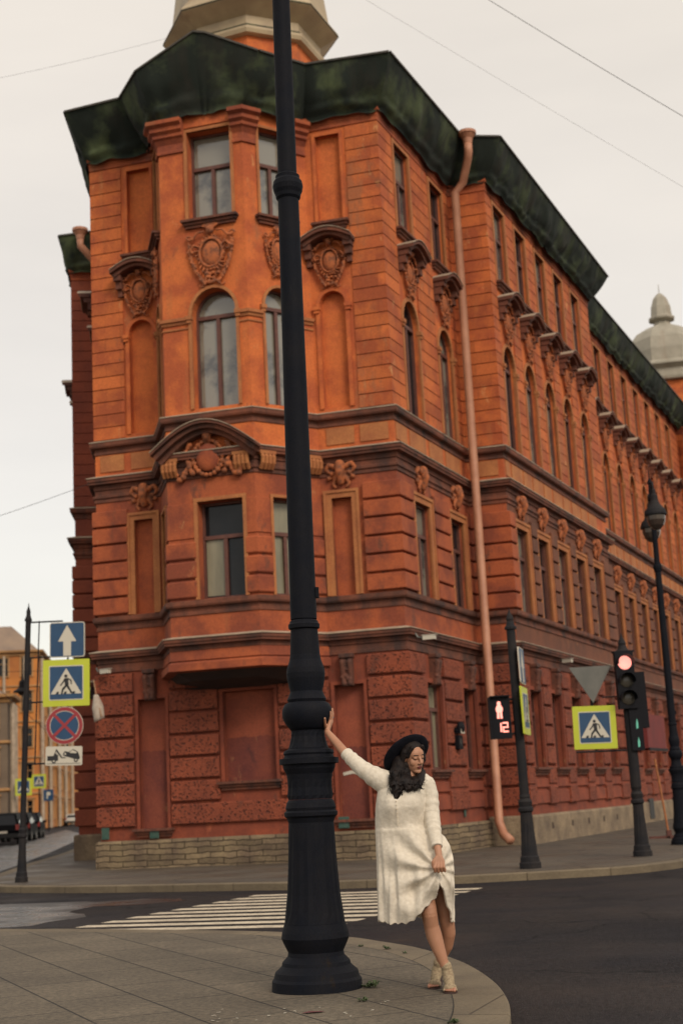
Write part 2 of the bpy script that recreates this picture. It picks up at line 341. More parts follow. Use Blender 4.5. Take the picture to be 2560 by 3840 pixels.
def place(kind, P, T, u, z, d=0, **kw):
    n = (T[1], -T[0]); mw = Matrix(((T[0], -n[0], 0, P[0]+T[0]*u+n[0]*d), (T[1], -n[1], 0, P[1]+T[1]*u+n[1]*d), (0, 0, 1, z), (0, 0, 0, 1)))
    if kind not in PROTO:
        o = PROTO[kind] = MAKE[kind](); o.matrix_local = mw; return o
    return copytree(PROTO[kind], BLD, mw)
W1 = 1.04
def ornament_cartouche():
    m_ = M(); R = random.Random(3)
    m_.ball((0, -.03, .02), (.20, .09, .29), n=12)
    m_.tube([(.235*cos(2*pi*k/30), -.085, .02+.325*sin(2*pi*k/30)) for k in range(31)], .026, 8)
    for k in range(26):
        t = 2*pi*k/26; q = 1+.12*sin(5*t); m_.cap((.27*cos(t), -.05, .02+.37*sin(t)), (.33*q*cos(t+.1), -.09, .02+.43*q*sin(t+.1)), .026, .018, 6)
    for sx in (-1, 1):
        sp_ = [(sx*(.44+.075*cos(t)*(1-t/9)), -.09, .40+.075*sin(t)*(1-t/9)) for t in [k*.6 for k in range(12)]]
        m_.tube([(sx*.12, -.10, .52), (sx*.26, -.12, .50), (sx*.37, -.11, .36)]+sp_[6:], .026, 8)
        m_.tube(sp_, .022, 8)
        for k in range(16):
            t = k/15; c = (sx*(.45-.30*t*t), -.07, .26-.92*t); an = R.uniform(0, 6)
            m_.ball(c, R.uniform(.030, .045), n=6); m_.cap(c, (c[0]+sx*.055*cos(an), -.11, c[2]+.055*sin(an)), .026, .014, 6); m_.cap(c, (c[0]-.05*cos(an+2), -.09, c[2]+.05*sin(an+2)), .024, .012, 6)
        m_.tube([(sx*.10, -.06, -.60), (sx*.14, -.07, -.68), (sx*.20, -.06, -.74), (sx*.26, -.05, -.71), (sx*.25, -.05, -.66)], [.03, .026, .022, .018, .012], 8)
        m_.tube([(sx*.24, -.08, .18), (sx*.34, -.13, .22), (sx*.41, -.12, .12), (sx*.37, -.12, .04), (sx*.32, -.11, .09)], [.022, .03, .03, .024, .014], 8)
    m_.ball((0, -.10, .54), (.085, .085, .105), n=8); m_.ball((0, -.185, .53), .022, n=6); m_.ball((-.03, -.165, .57), .018, n=6); m_.ball((.03, -.165, .57), .018, n=6); m_.cap((-.03, -.165, .485), (.03, -.165, .485), .013, .013, 6)
    for k in range(9): t = pi*(.08+.84*k/8); m_.cap((.08*cos(t), -.08, .60+.05*sin(t)), (.17*cos(t), -.09, .62+.12*sin(t)), .028, .014, 6)
    for k in range(14): m_.ball((R.uniform(-.15, .15), -.08, -.44-R.uniform(0, .22)), R.uniform(.028, .045), n=6)
    m_.ball((0, -.01, -.05), (.27, .04, .52), n=10)
    return remesh(m_, .0125, MORN, 1, 'cartouche')
def mk_hood():
    m_ = M(); n = 10; w, r = .66, .24
    a = [(-w, 0), *[(-w*cos(pi*(k+.0)/n), .02+r*sin(pi*k/n)) for k in range(n+1)], (w, 0)]
    a = [(-w+2*w*k/n, .02+r*sin(pi*k/n)) for k in range(n+1)]
    b = [(x, z-.09) for x, z in a]; c = [(x*.86, z-.17) for x, z in a]
    strip(m_, a, b, -.46, .02); strip(m_, b, c, -.36, .02)
    for sx in (-1, 1):
        x0, x1 = sorted((sx*.42, sx*.62)); m_.box(x0, x1, -.32, .02, -.22, -.02); m_.box(x0+.02, x1-.02, -.22, .02, -.42, -.221); m_.box(x0+.04, x1-.04, -.12, .02, -.6, -.421)
    o = m_.build('window_hood', MC, BLD)
    t = M(); a2 = [(x, z+.018) for x, z in a]; a3 = [(x, z+.003) for x, z in a]; strip(t, a2, a3, -.49, .02); t.build('metal_cap', MF, o)
    c_ = objme('cartouche', ORN, o); c_.location = (0, .0, -.52); c_.scale = (.92, 1.25, .92)
    return o
def mk_keystone():
    m_ = M()
    m_.chain([(0, -.10, .30, .13), (0, -.16, .12, .11), (0, -.08, -.12, .08)], 8)
    for sx in (-1, 1):
        m_.chain([(sx*.14, -.08, .26, .07), (sx*.28, -.08, .32, .06), (sx*.36, -.06, .22, .05), (sx*.30, -.05, .14, .04)], 6)
        m_.chain([(sx*.12, -.06, .0, .05), (sx*.2, -.05, -.16, .04), (sx*.14, -.05, -.24, .035)], 6)
        m_.ball((sx*.3, -.05, 0), .06, n=6); m_.ball((sx*.22, -.07, .1), .06, n=6)
    m_.ball((0, -.02, .1), (.28, .05, .26), n=8)
    return objme('keystone', remesh(m_, .016, MORN, 0, 'keystone'), BLD)
def mk_bracket():
    m_ = M(); R = random.Random(5)
    m_.box(-.17, .17, -.22, .02, .36, .46); m_.box(-.14, .14, -.16, .02, -.30, .359)
    m_.chain([(-.09, -.2, .26, .07), (-.09, -.14, -.1, .05), (-.07, -.16, -.24, .06)], 6); m_.chain([(.09, -.2, .26, .07), (.09, -.14, -.1, .05), (.07, -.16, -.24, .06)], 6)
    for k in range(14): m_.ball((R.uniform(-.12, .12), -.17, R.uniform(-.2, .3)), .045, n=6)
    return objme('bracket', remesh(m_, .018, MC, 0, 'bracket'), BLD)
ORN = ornament_cartouche()
MLP = mat('terracotta_panel', (.27, .066, .032), (.19, .044, .025), 1.2, .9, .3, 30, fine=25, grime=[(2.2, .60, (.32, .15, .07)), (1.2, .60, (.12, .035, .022))])
MAKE = {
 'g': lambda: win('g', W1, 2.05, dep=.2, transom=.7, glass=GL2, surr=.10, surm=ML, sd=.08),
 'g1': lambda: win('g1', W1, 2.05, dep=.13, transom=.7, glass=GL3, surr=.10, surm=ML, sd=.08),
 'a': lambda: win('a', W1, 2.32, dep=.15, glass=GL1, surr=.2, sill=False, surm=MO), 'a2': lambda: win('a', W1, 2.32, dep=.15, glass=GL2, surr=.2, sill=False, surm=MO),
 'b': lambda: win('b', 1.08, 3.0, RISE, dep=.16, glass=GL1, surr=.1, sill=False), 'b2': lambda: win('b', 1.08, 3.0, RISE, dep=.16, glass=GL2, surr=.1, sill=False),
 'c': lambda: win('c', W1, 2.36, dep=.14, transom=.62, glass=GL1, surr=.1), 'c2': lambda: win('c', W1, 2.36, dep=.14, transom=.62, glass=GL2, surr=.1),
 'C': lambda: win('c', 1.14, 2.36, dep=.32, transom=.62, glass=GL1, surr=.08), 'B': lambda: win('b', 1.14, 2.98, RISE, dep=.32, glass=GL1, surr=.08, sill=False),
 'A': lambda: win('a', 1.14, 2.32, dep=.32, transom=.64, glass=GL2, surr=.09, sill=False),
 'hood': mk_hood, 'key': mk_keystone, 'bracket': mk_bracket,
 'xn': lambda: win('x', .72, 3.08, dep=.16, surr=.08, blind=MLP, sill=True, surm=ML), 'xc': lambda: win('x', 1.3, 2.12, dep=.18, surr=.09, blind=MLP, surm=ML),
 'xa': lambda: win('x', .5, 2.36, dep=.16, surr=.17, blind=MM, sill=False), 'xb': lambda: win('x', .66, 2.98, .34, dep=.16, surr=.1, blind=MU, sill=False, surm=MU),
 'xc3': lambda: win('x', .64, 2.34, dep=.14, surr=.08, blind=MU, surm=MU),
}
def runwall(name, P, Q, wins=(), ww=W1, ztop=18.3, z0=0, gf=True, mts=None):
    T, Ln = unit(P, Q); ops = []
    for u in wins:
        if gf: ops.append((u-ww/2, u+ww/2, *GFz, 0, .5))
        ops.append((u-ww/2, u+ww/2, *F1z, 0, .5)); ops.append((u-.54, u+.54, *F2z, RISE, .5)); ops.append((u-ww/2, u+ww/2, *F3z, 0, .5))
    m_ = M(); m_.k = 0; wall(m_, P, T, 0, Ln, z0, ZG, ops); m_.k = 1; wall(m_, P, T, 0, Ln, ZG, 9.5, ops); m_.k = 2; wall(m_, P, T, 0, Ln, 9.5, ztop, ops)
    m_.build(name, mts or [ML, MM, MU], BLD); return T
S2W = [1.15, 3.2, 5.3, 7.4, 9.5]; S1W = [1.57, 4.2]; S3W = [2.0+2.3*k for k in range(8)]
# front wall with its blind windows
opsF = [(1.05, 1.77, .92, 4.0, 0, .17), (3.25, 4.55, 1.92, 4.04, 0, .19), (6.04, 6.76, .92, 4.0, 0, .17),
        (1.05, 1.55, 6.1, 8.46, 0, .17), (6.2, 6.7, 6.1, 8.46, 0, .17), (1.02, 1.68, 10.7, 13.68, .34, .17), (6.14, 6.8, 10.7, 13.68, .34, .17),
        (1.04, 1.68, 15.48, 17.82, 0, .15), (6.22, 6.86, 15.48, 17.82, 0, .15)]
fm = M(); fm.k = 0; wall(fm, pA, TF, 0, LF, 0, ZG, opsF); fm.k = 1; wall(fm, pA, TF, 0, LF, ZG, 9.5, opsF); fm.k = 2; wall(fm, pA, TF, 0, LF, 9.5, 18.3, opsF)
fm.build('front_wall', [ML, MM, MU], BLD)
for u, z, k in [(1.41, .92, 'xn'), (6.4, .92, 'xn'), (3.9, 1.92, 'xc'), (1.3, 6.1, 'xa'), (6.45, 6.1, 'xa'), (1.35, 10.7, 'xb'), (6.47, 10.7, 'xb'), (1.36, 15.48, 'xc3'), (6.54, 15.48, 'xc3')]:
    place(k, pA, TF, u, z)
for u, z0, zt_, hw in ((1.41, .93, 2.75, .352), (6.4, .93, 2.55, .352), (3.9, 1.93, 2.95, .642)):
    R = random.Random(int(u*10)); m_ = M(); xs = [-hw+2*hw*k/14 for k in range(15)]; zs_ = [zt_+R.uniform(-.03, .03) for _ in xs]
    for k in range(14): m_.poly(*[(*fr(u+x, -.150 if hw < .5 else -.170), z) for x, z in ((xs[k], z0), (xs[k+1], z0), (xs[k+1], zs_[k+1]), (xs[k], zs_[k]))])
    m_.build('repainted_patch', MB, BLD)
for u in (1.35, 6.47):
    place('hood', pA, TF, u, 14.95); place('key', pA, TF, u, 8.95)
for u in (1.41, 6.4): place('bracket', pA, TF, u, 4.25)
# bay window, from its corbel at 4.2 m up to the eaves
TC, LC = unit(V1, V2); TR, LR = unit(V2, V3); TL, LL = unit(V0, V1)
bm_ = M()
for (P, T, Ln, uc) in ((V0, TL, LL, LL/2), (V1, TC, LC, 1.33), (V2, TR, LR, .88)):
    ww = 1.14 if P is V1 else .86
    ops = [(uc-ww/2, uc+ww/2, *F1z, 0, .4), (uc-ww/2, uc+ww/2, 10.7, 13.68, RISE if P is V1 else .48, .4), (uc-ww/2, uc+ww/2, *F3z, 0, .4)]
    bm_.k = 0; wall(bm_, P, T, 0, Ln, 4.5, 9.5, ops); bm_.k = 1; wall(bm_, P, T, 0, Ln, 9.5, 18.3, ops)
bm_.k = 0; bm_.poly((*V0, 4.5), (*V1, 4.5), (*V2, 4.5), (*V3, 4.5))
bm_.build('bay_wall', [MM, MU], BLD)
place('A', V1, TC, 1.33, 6.1); place('B', V1, TC, 1.33, 10.7); place('C', V1, TC, 1.33, 15.48)
MAKE['A2'] = lambda: win('a', .86, 2.32, dep=.24, transom=.64, glass=GL3, surr=.07, sill=False)
MAKE['B2'] = lambda: win('b', .86, 2.98, .48, dep=.24, glass=GL1, surr=.07, sill=False)
MAKE['C2'] = lambda: win('c', .86, 2.36, dep=.24, transom=.62, glass=GL1, surr=.07)
for P, T, uc in ((V2, TR, .88), (V0, TL, LL/2)):
    place('A2', P, T, uc, 6.1); place('B2', P, T, uc, 10.7); place('C2', P, T, uc, 15.48)
    c_ = M(); c_ = objme('cartouche', ORN, BLD); n = (T[1], -T[0])
    c_.matrix_local = Matrix(((T[0]*.8, -n[0], 0, P[0]+T[0]*uc), (T[1]*.8, -n[1], 0, P[1]+T[1]*uc), (0, 0, .92, 14.6), (0, 0, 0, 1)))
T = TC; c_ = objme('cartouche', ORN, BLD); c_.matrix_local = Matrix(((T[0]*1.25, -T[1], 0, V1[0]+T[0]*1.33), (T[1]*1.25, T[0], 0, V1[1]+T[1]*1.33), (0, 0, 1.12, 14.55), (0, 0, 0, 1)))
# a light curtain behind the lower left sash of the dark bay window
cu = M(); cu.fbox(V1, TC, 0.83, 1.28, -.318, -.31, 6.2, 7.55); cu.build('curtain', GL3, BLD)
# bay piers: impost mouldings, capitals, rusticated blocks
bp = [V0, V1, V2, V3]
def sub(P, Q, a, b): T, L_ = unit(P, Q); return [(P[0]+T[0]*a, P[1]+T[1]*a), (P[0]+T[0]*b, P[1]+T[1]*b)]
piersU = [[sub(V0, V1, LL/2+.5, LL)[0], V1, sub(V1, V2, 0, .70)[1]], [sub(V1, V2, 1.96, LC)[0], V2, sub(V2, V3, 0, .38)[1]], [sub(V2, V3, 1.38, LR)[0], V3]]
mo = M(); cp = M(); rb = M()
for pr in piersU:
    mo = M(); cp = M(); rb = M()
    mo.sweep([(-.02, 12.85), (.035, 12.86), (.05, 12.92), (.09, 12.94), (.09, 13.02), (-.02, 13.05)], pr)
    mo.sweep([(-.02, 12.72), (.03, 12.73), (.03, 12.77), (-.02, 12.78)], pr)
    cp.sweep([(-.02, 17.35), (.05, 17.36), (.05, 17.42), (.03, 17.44), (.03, 17.6), (.10, 17.72), (.16, 17.76), (.16, 17.84), (.24, 17.9), (.24, 18.0), (.34, 18.06), (.34, 18.16), (-.02, 18.2)], pr)
    for k in range(3): z = 6.14+.46*k; rb.sweep([(-.02, z), (.045, z+.01), (.07, z+.04), (.07, z+.38), (.045, z+.41), (-.02, z+.42)], pr)
    rb.sweep([(-.02, 7.56), (.03, 7.57), (.03, 8.4), (-.02, 8.42)], pr)
    mo.build('impost_moulding', MO, BLD); cp.build('capital', MM, BLD); rb.build('bay_rustication', MM, BLD)
ff = M()
ff.fbox(V1, TC, -.02, LC+.02, .0, .06, 17.95, 18.3)
ff.build('bay_architrave', MU, BLD)
# segmental pediment over the first floor bay window
pd = M(); n = 20; W_ = 1.32; uc = 1.1
def ftr(mb, P, T, u):     # move a local (x, -out, z) mesh onto the facade
    n_ = (T[1], -T[0]); mb.v = [(P[0]+T[0]*(u+x)-n_[0]*y, P[1]+T[1]*(u+x)-n_[1]*y, z) for x, y, z in mb.v]; return mb
a = [(-W_+2*W_*k/n, 9.62+.66*sin(pi*k/n)) for k in range(n+1)]
strip(pd, a, [(x, z-.07) for x, z in a], -.50, .02); strip(pd, [(x*.97, z-.07) for x, z in a], [(x*.93, z-.17) for x, z in a], -.40, .02); strip(pd, [(x*.92, z-.17) for x, z in a], [(x*.86, z-.27) for x, z in a], -.26, .02)
ftr(pd, V1, TC, uc).build('bay_pediment', MC, BLD)
pf = M(); strip(pf, [(x, z+.02) for x, z in a], [(x, z+.003) for x, z in a], -.53, .02); ftr(pf, V1, TC, uc).build('pediment_flashing', MF, BLD)
om = M(); R = random.Random(9)
om.ball((0, -.12, 9.45), (.30, .12, .34), n=12)
for k in range(22):
    t = 2*pi*k/22; om.ball((.37*cos(t), -.12, 9.45+.42*sin(t)), R.uniform(.05, .07), n=6)
for sx in (-1, 1):
    for k in range(16): t = k/15; om.ball((sx*(.4+.6*t), -.10, 9.12+.14*sin(9*t)+R.uniform(-.03, .03)), R.uniform(.045, .085), n=6)
    for k in range(10): t = k/9; om.ball((sx*(.45+.12*sin(3*t)), -.1, 9.3+.5*t), R.uniform(.04, .08), n=6)
om.ball((0, -.16, 9.98), (.12, .1, .14), n=8)
ome = remesh(om, .016, [MORN, MM], 0, 'round_cartouche')
for p in ome.polygons:
    c = p.center
    if (c.x/.29)**2+((c.z-9.45)/.33)**2 < 1: p.material_index = 1
for v in ome.vertices:
    x, y, z = v.co; n_ = (TC[1], -TC[0]); v.co = (V1[0]+TC[0]*(uc+x)-n_[0]*y, V1[1]+TC[1]*(uc+x)-n_[1]*y, z)
objme('round_cartouche', ome, BLD)
for P, T, us in ((V1, TC, (.02, 1.85)), (V2, TR, (.18, 1.5))):
    for u in us:
        b = M()
        for k in range(4): b.tube([(-.15+.1*k, -.14, 9.42), (-.15+.1*k, -.20, 9.34), (-.15+.1*k, -.18, 9.2), (-.15+.1*k, -.08, 9.08)], .05, 8)
        b.box(-.22, .22, -.2, .01, 9.42, 9.5); ftr(b, P, T, u+.1).build('volute', MO, BLD)
# bay corbel
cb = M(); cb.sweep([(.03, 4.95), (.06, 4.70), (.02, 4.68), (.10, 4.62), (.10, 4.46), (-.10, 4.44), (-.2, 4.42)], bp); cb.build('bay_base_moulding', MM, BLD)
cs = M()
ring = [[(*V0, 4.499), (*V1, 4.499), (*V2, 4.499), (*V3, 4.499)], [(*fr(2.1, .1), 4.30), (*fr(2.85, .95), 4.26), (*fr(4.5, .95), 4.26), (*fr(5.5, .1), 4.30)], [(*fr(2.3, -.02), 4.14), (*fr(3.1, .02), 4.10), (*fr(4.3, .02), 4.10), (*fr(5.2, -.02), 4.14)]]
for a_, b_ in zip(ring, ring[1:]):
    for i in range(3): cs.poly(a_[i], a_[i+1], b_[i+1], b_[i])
cs.build('bay_corbel', mat('corbel_black', (.025, .018, .018), (.05, .028, .022), 2, .95), BLD)  # near-black colour over the whole corbel
# side walls
T1 = runwall('side_wall', pB, pN, S1W); runwall('return_wall', pN, pC); T2 = runwall('side_wall', pC, pD, S2W, mts=[ML, MK2, MU]); runwall('return_wall', pD, pD3)
T3 = runwall('side_wall', pD3, pE, S3W, mts=[ML, MK2, MU]); runwall('return_wall', pE, pF); runwall('side_wall', pF, pF2)
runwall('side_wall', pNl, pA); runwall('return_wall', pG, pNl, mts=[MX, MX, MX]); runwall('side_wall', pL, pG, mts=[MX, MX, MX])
bk = M(); bk.poly((*pL, 0), (*pF2, 0), (*pF2, 18.3), (*pL, 18.3)); bk.build('rear_wall', MM, BLD)
rf = M(); rf.poly(*[(*p, 19.3) for p in MAIN[:1]+MAIN[1:]]); rf.build('roof', MF, BLD)
for P, T, ws in ((pB, T1, S1W), (pC, T2, S2W), (pD3, T3, S3W)):
    for i, u in enumerate(ws):
        place('g1' if (P is pB and i == 0) else 'g', P, T, u, GFz[0]); place('a2' if i % 2 else 'a', P, T, u, F1z[0]); place('b' if i % 3 else 'b2', P, T, u, F2z[0]); place('c2' if i % 2 else 'c', P, T, u, F3z[0])
        place('hood', P, T, u, 14.95); place('key', P, T, u, 8.95); place('bracket', P, T, u, 4.25)
TLs, LLs = unit(pNl, pA); place('hood', pNl, TLs, LLs-1.6, 14.95); place('hood', pNl, TLs, LLs-4.4, 14.95)
TGs, LGs = unit(pL, pG); place('hood', pL, TGs, LGs-1.8, 14.95); place('hood', pL, TGs, LGs-4.2, 14.95)
# rustication
def courses(mb, path, z0, z1, pitch, gap, d, ch=0):
    z = z0
    while z+pitch <= z1+.01:
        t = z+pitch-gap
        mb.sweep([(-.01, z), (d-ch, z), (d, z+ch), (d, t-ch), (d-ch, t), (-.01, t)] if ch else [(-.01, z), (d, z), (d, t), (-.01, t)], path); z += pitch
def pier_list(P, Q, ws, hw):
    T, Ln = unit(P, Q); e = [0]+[x for u in ws for x in (u-hw, u+hw)]+[Ln]; return [(e[i], e[i+1]) for i in range(0, len(e), 2) if e[i+1]-e[i] > .12]
lo = M(); mi = M(); hi = M(); vr = M()
def seg(P, Q, a_, b_): return sub(P, Q, a_, b_)
groups = []    # (path, kinds)
def q1(P, a): return sub(P[0], P[1], a, a+.1)[0]
FA = (pA, pB)
quoins = {  # corner paths wrap round the corners
 'hi': [[sub(pNl, pA, LLs-1, LLs)[0], pA, fr(.86)], [fr(7.02), pB, sub(pB, pN, 0, .9)[1]], [sub(pB, pN, 2.25, 3)[0], sub(pB, pN, 0, 3.5)[1]], [sub(pB, pN, 4.9, 5.2)[0], pN, pC, sub(pC, pD, 0, .5)[1]],
        [sub(pC, pD, 10.2, 11)[0], pD, pD3, sub(pD3, pE, 0, 1.3)[1]], [sub(pL, pG, LGs-1, LGs)[0], pG, pNl]],
}
for i in range(4): a_, b_ = S2W[i]+.68, S2W[i+1]-.68; quoins['hi'].append(sub(pC, pD, a_, b_))
for i in range(7): a_, b_ = S3W[i]+.68, S3W[i+1]-.68; quoins['hi'].append(sub(pD3, pE, a_, b_))
quoins['hi'].append([sub(pD3, pE, S3W[7]+.68, 20)[0], pE, pF, sub(pF, pF2, 0, 4)[1]])
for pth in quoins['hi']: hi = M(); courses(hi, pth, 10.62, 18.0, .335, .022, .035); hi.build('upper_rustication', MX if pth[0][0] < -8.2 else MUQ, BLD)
lo1 = [[sub(pNl, pA, LLs-1, LLs)[0], pA, fr(.88)], [fr(7.0), pB, sub(pB, pN, 0, .84)[1]], sub(pB, pN, 2.3, 3.47), [sub(pB, pN, 4.95, 5.2)[0], pN, pC, sub(pC, pD, 0, .42)[1]],
       [sub(pC, pD, 10.23, 11)[0], pD, pD3, sub(pD3, pE, 0, 1.25)[1]], [sub(pL, pG, LGs-1, LGs)[0], pG, pNl]]
for i in range(4): lo1.append(sub(pC, pD, S2W[i]+.75, S2W[i+1]-.75))
for i in range(7): lo1.append(sub(pD3, pE, S3W[i]+.75, S3W[i+1]-.75))
lo1.append([sub(pD3, pE, S3W[7]+.75, 20)[0], pE, pF, sub(pF, pF2, 0, 4)[1]])
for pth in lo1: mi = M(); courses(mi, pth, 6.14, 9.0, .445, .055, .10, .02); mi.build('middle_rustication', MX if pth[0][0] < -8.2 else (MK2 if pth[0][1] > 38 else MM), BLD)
gp = [[sub(pNl, pA, LLs-1, LLs)[0], pA, fr(.93)], [fr(1.89), fr(3.13)], [fr(4.67), fr(5.92)], [fr(6.88), pB, sub(pB, pN, 0, .92)[1]], sub(pB, pN, 2.22, 3.55), [sub(pB, pN, 4.85, 5.2)[0], pN, pC, sub(pC, pD, 0, .5)[1]],
      [sub(pC, pD, 10.15, 11)[0], pD, pD3, sub(pD3, pE, 0, 1.35)[1]], [sub(pL, pG, LGs-1, LGs)[0], pG, pNl]]
for i in range(4): gp.append(sub(pC, pD, S2W[i]+.65, S2W[i+1]-.65))
for i in range(7): gp.append(sub(pD3, pE, S3W[i]+.65, S3W[i+1]-.65))
gp.append([sub(pD3, pE, S3W[7]+.65, 20)[0], pE, pF, sub(pF, pF2, 0, 4)[1]])
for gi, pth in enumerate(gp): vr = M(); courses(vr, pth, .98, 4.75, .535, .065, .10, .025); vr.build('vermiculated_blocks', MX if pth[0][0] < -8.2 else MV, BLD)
vr = M()
courses(vr, [fr(3.13), fr(4.67)], .98, 1.6, .535, .06, .085, .025)
for P, Q in ((pB, pN), (pC, pD), (pD3, pE)):
    T, Ln = unit(P, Q)
    lo.sweep([(-.01, 1.0), (.06, 1.02), (.06, 1.34), (-.01, 1.36)], [P, Q][:1]+[sub(P, Q, 0, Ln-.02)[1]])
    lo.sweep([(-.01, 1.42), (.06, 1.44), (.06, 1.66), (-.01, 1.68)], [P, Q][:1]+[sub(P, Q, 0, Ln-.02)[1]])
vr.build('vermiculated_blocks', MV, BLD); lo.build('dado_blocks', ML, BLD)
# string courses
def course(name, prof, path, mt): m_ = M(); m_.sweep(prof, path); return m_.build(name, mt, BLD)
course('ledge_moulding', [(-.02, 4.70), (.04, 4.71), (.04, 4.79), (.015, 4.80), (.015, 4.92), (.05, 4.93), (.05, 5.03), (.17, 5.05), (.17, 5.08), (.20, 5.12), (.20, 5.19), (-.02, 5.21)], BAYP, MC)
course('ledge_flashing', [(-.02, 5.27), (.06, 5.25), (.225, 5.208), (.225, 5.192), (.203, 5.192), (-.02, 5.215)], BAYP, MF)
course('sill_moulding', [(-.02, 5.74), (.03, 5.75), (.03, 5.81), (.012, 5.82), (.012, 5.92), (.10, 5.94), (.12, 5.98), (.12, 6.07), (-.02, 6.10)], BAYP, MC)
course('lower_cornice', [(-.02, 8.98), (.03, 9.0), (.03, 9.08), (.07, 9.11), (.07, 9.17), (.015, 9.19), (.015, 9.30), (.05, 9.32), (.05, 9.43), (.18, 9.45), (.18, 9.49), (.21, 9.52), (.21, 9.6), (-.02, 9.66)], BAYP, MC)
course('upper_cornice', [(-.02, 10.22), (.03, 10.24), (.03, 10.30), (.012, 10.31), (.012, 10.39), (.12, 10.41), (.14, 10.45), (.14, 10.54), (-.02, 10.59)], BAYP, MC)
course('upper_cornice_flashing', [(-.02, 10.62), (.155, 10.562), (.155, 10.542), (-.02, 10.592)], BAYP, MF)
course('lower_cornice_flashing', [(-.02, 9.70), (.235, 9.622), (.235, 9.602), (-.02, 9.662)], BAYP, MF)
course('eaves_moulding', [(-.02, 17.98), (.04, 18.0), (.04, 18.08), (.06, 18.14), (.06, 18.2), (.10, 18.26), (.10, 18.34), (-.02, 18.36)], MAIN, MM)
m_ = M(); m_.sweep([(-.01, 0), (.13, 0), (.13, .60), (.10, .655), (-.01, .66)], [pNl, pA, pB, pN]); m_.build('plinth', MS, BLD)
m_ = M(); m_.sweep([(-.01, 0), (.14, 0), (.14, .68), (.11, .735), (-.01, .74)], [(pN[0]+.02, pN[1]), pC, pD, pD3, pE, pF, pF2]); m_.sweep([(-.01, 0), (.14, 0), (.14, .68), (.11, .735), (-.01, .74)], [pL, pG, (pNl[0]-.02, pNl[1])]); m_.build('plinth', MS2, BLD)
# frieze panels between the two cornices
for P, Q, lst in ((pA, pB, [(.15, .8), (1.0, 1.65), (6.15, 6.85), (7.0, 7.7)]), (pB, pN, [(.1, .8), (1.0, 2.15), (2.4, 3.4), (3.65, 4.8)]), (pN, pC, [(.15, .9)]),
                  (pC, pD, [(.1, .5)]+[(u-.5, u+.5) for u in S2W]+[(u+.62, u+1.42) for u in S2W[:4]]), (pD3, pE, [(u-.5, u+.5) for u in S3W]+[(u+.65, u+1.62) for u in S3W[:7]])):
    T, _ = unit(P, Q)
    for a_, b_ in lst: fp = M(); fp.fbox(P, T, a_, b_, -.01, .03, 9.78, 10.2); fp.build('frieze_panel', MO, BLD)
# netting hung under the eaves, roof edge
EAV = [(-9.9, 57.5, 19.3), (-8.5, 42.4, 19.3), (-7.0, 42.2, 19.35), (-6.72, 34.45, 19.38), (-5.2, 33.95, 19.42), (-4.55, 32.5, 19.37), (-3.05, 32.0, 20.07), (-2.75, 31.95, 20.0), (-1.45, 31.8, 19.36), (-.35, 32.9, 19.54), (1.75, 32.2, 19.38),
       (3.88, 37.0, 19.38), (4.95, 37.0, 19.31), (9.9, 48.2, 19.16), (9.0, 48.6, 19.16), (17.1, 67.0, 19.1), (18.5, 66.2, 19.15), (26.7, 85.5, 19.15)]
EW = [pL, pG, pNl, pA, V0, V1, (V1[0]*.45+V2[0]*.55, V1[1]*.45+V2[1]*.55), (V1[0]*.4+V2[0]*.6, V1[1]*.4+V2[1]*.6), V2, V3, pB, pN, pC, pD, pD3, pE, pF, pF2]
from mathutils import noise as MN
ng = M(); ng.smooth = True
for i in range(len(EAV)-1):
    a_, b_ = Vector(EAV[i]), Vector(EAV[i+1]); wa, wb = Vector((*EW[i], 18.22)), Vector((*EW[i+1], 18.22))
    n = max(4, int((b_-a_).length/.12)); k = 14; vs = []; fs = []
    if i in (6, 7): pass
    for j in range(n+1):
        t = j/n; e_ = a_.lerp(b_, t); w_ = wa.lerp(wb, t); ed = (e_-w_); ed.z = 0; ed.normalize()
        for q in range(k+1):
            s_ = q/k; p = w_.lerp(e_, s_); bulge = sin(pi*s_); we = min(1, 4*t*(1-t)*(b_-a_).length)
            p.z += -.16*bulge+(.10*bulge)*MN.noise(Vector((p.x*1.6, p.y*1.6, 3)))
            p -= we*ed*(.22*bulge*(.4+1.0*MN.noise(Vector((p.x*.8, p.y*.8, 9)))))*-.6
            p += we*ed*(.10*bulge)*MN.noise(Vector((p.x*4, p.y*4, s_*.8)))
            al = (b_-a_).length*t; p += we* (ed*.9+Vector((0, 0, -.6)))*(.045*sin(al*6.5+2.2*MN.noise(Vector((al*.9, i*3.1, s_*1.2))))*bulge*(.35+.9*abs(MN.noise(Vector((al*.5, i, 7))))))
            p += we*ed*(.035*bulge*MN.noise(Vector((p.x*7, p.y*7, s_*3))))
            if q == 0: p += ed*.12
            p.z -= (1-s_)**2*.26*abs(MN.noise(Vector(((b_-a_).length*t*1.1, i*2.3, .5))))*we
            if s_ < .3: p += ed*.10*we
            vs.append(p)
    for j in range(n):
        for q in range(k): fs.append((j*(k+1)+q, (j+1)*(k+1)+q, (j+1)*(k+1)+q+1, j*(k+1)+q+1))
    ng.add(vs, fs)
ng.build('eaves_netting', NETM, BLD)
re_ = M()
for i in range(len(EAV)-1):
    a_, b_ = Vector(EAV[i]), Vector(EAV[i+1]); d = (b_-a_).normalized(); o_ = Vector((d.y, -d.x, 0))*.04
    wa, wb = Vector((*EW[i], EAV[i][2]+.12)), Vector((*EW[i+1], EAV[i+1][2]+.12)); up = Vector((0, 0, .05))
    re_.add([a_+o_, b_+o_, wb, wa, a_+o_+up, b_+o_+up, wb+up, wa+up], [(0,3,2,1),(4,5,6,7),(0,1,5,4)])
re_.build('roof_edge', mat('roof_tin_dark', (.035, .035, .028), (.06, .05, .04), 3, .7), BLD)
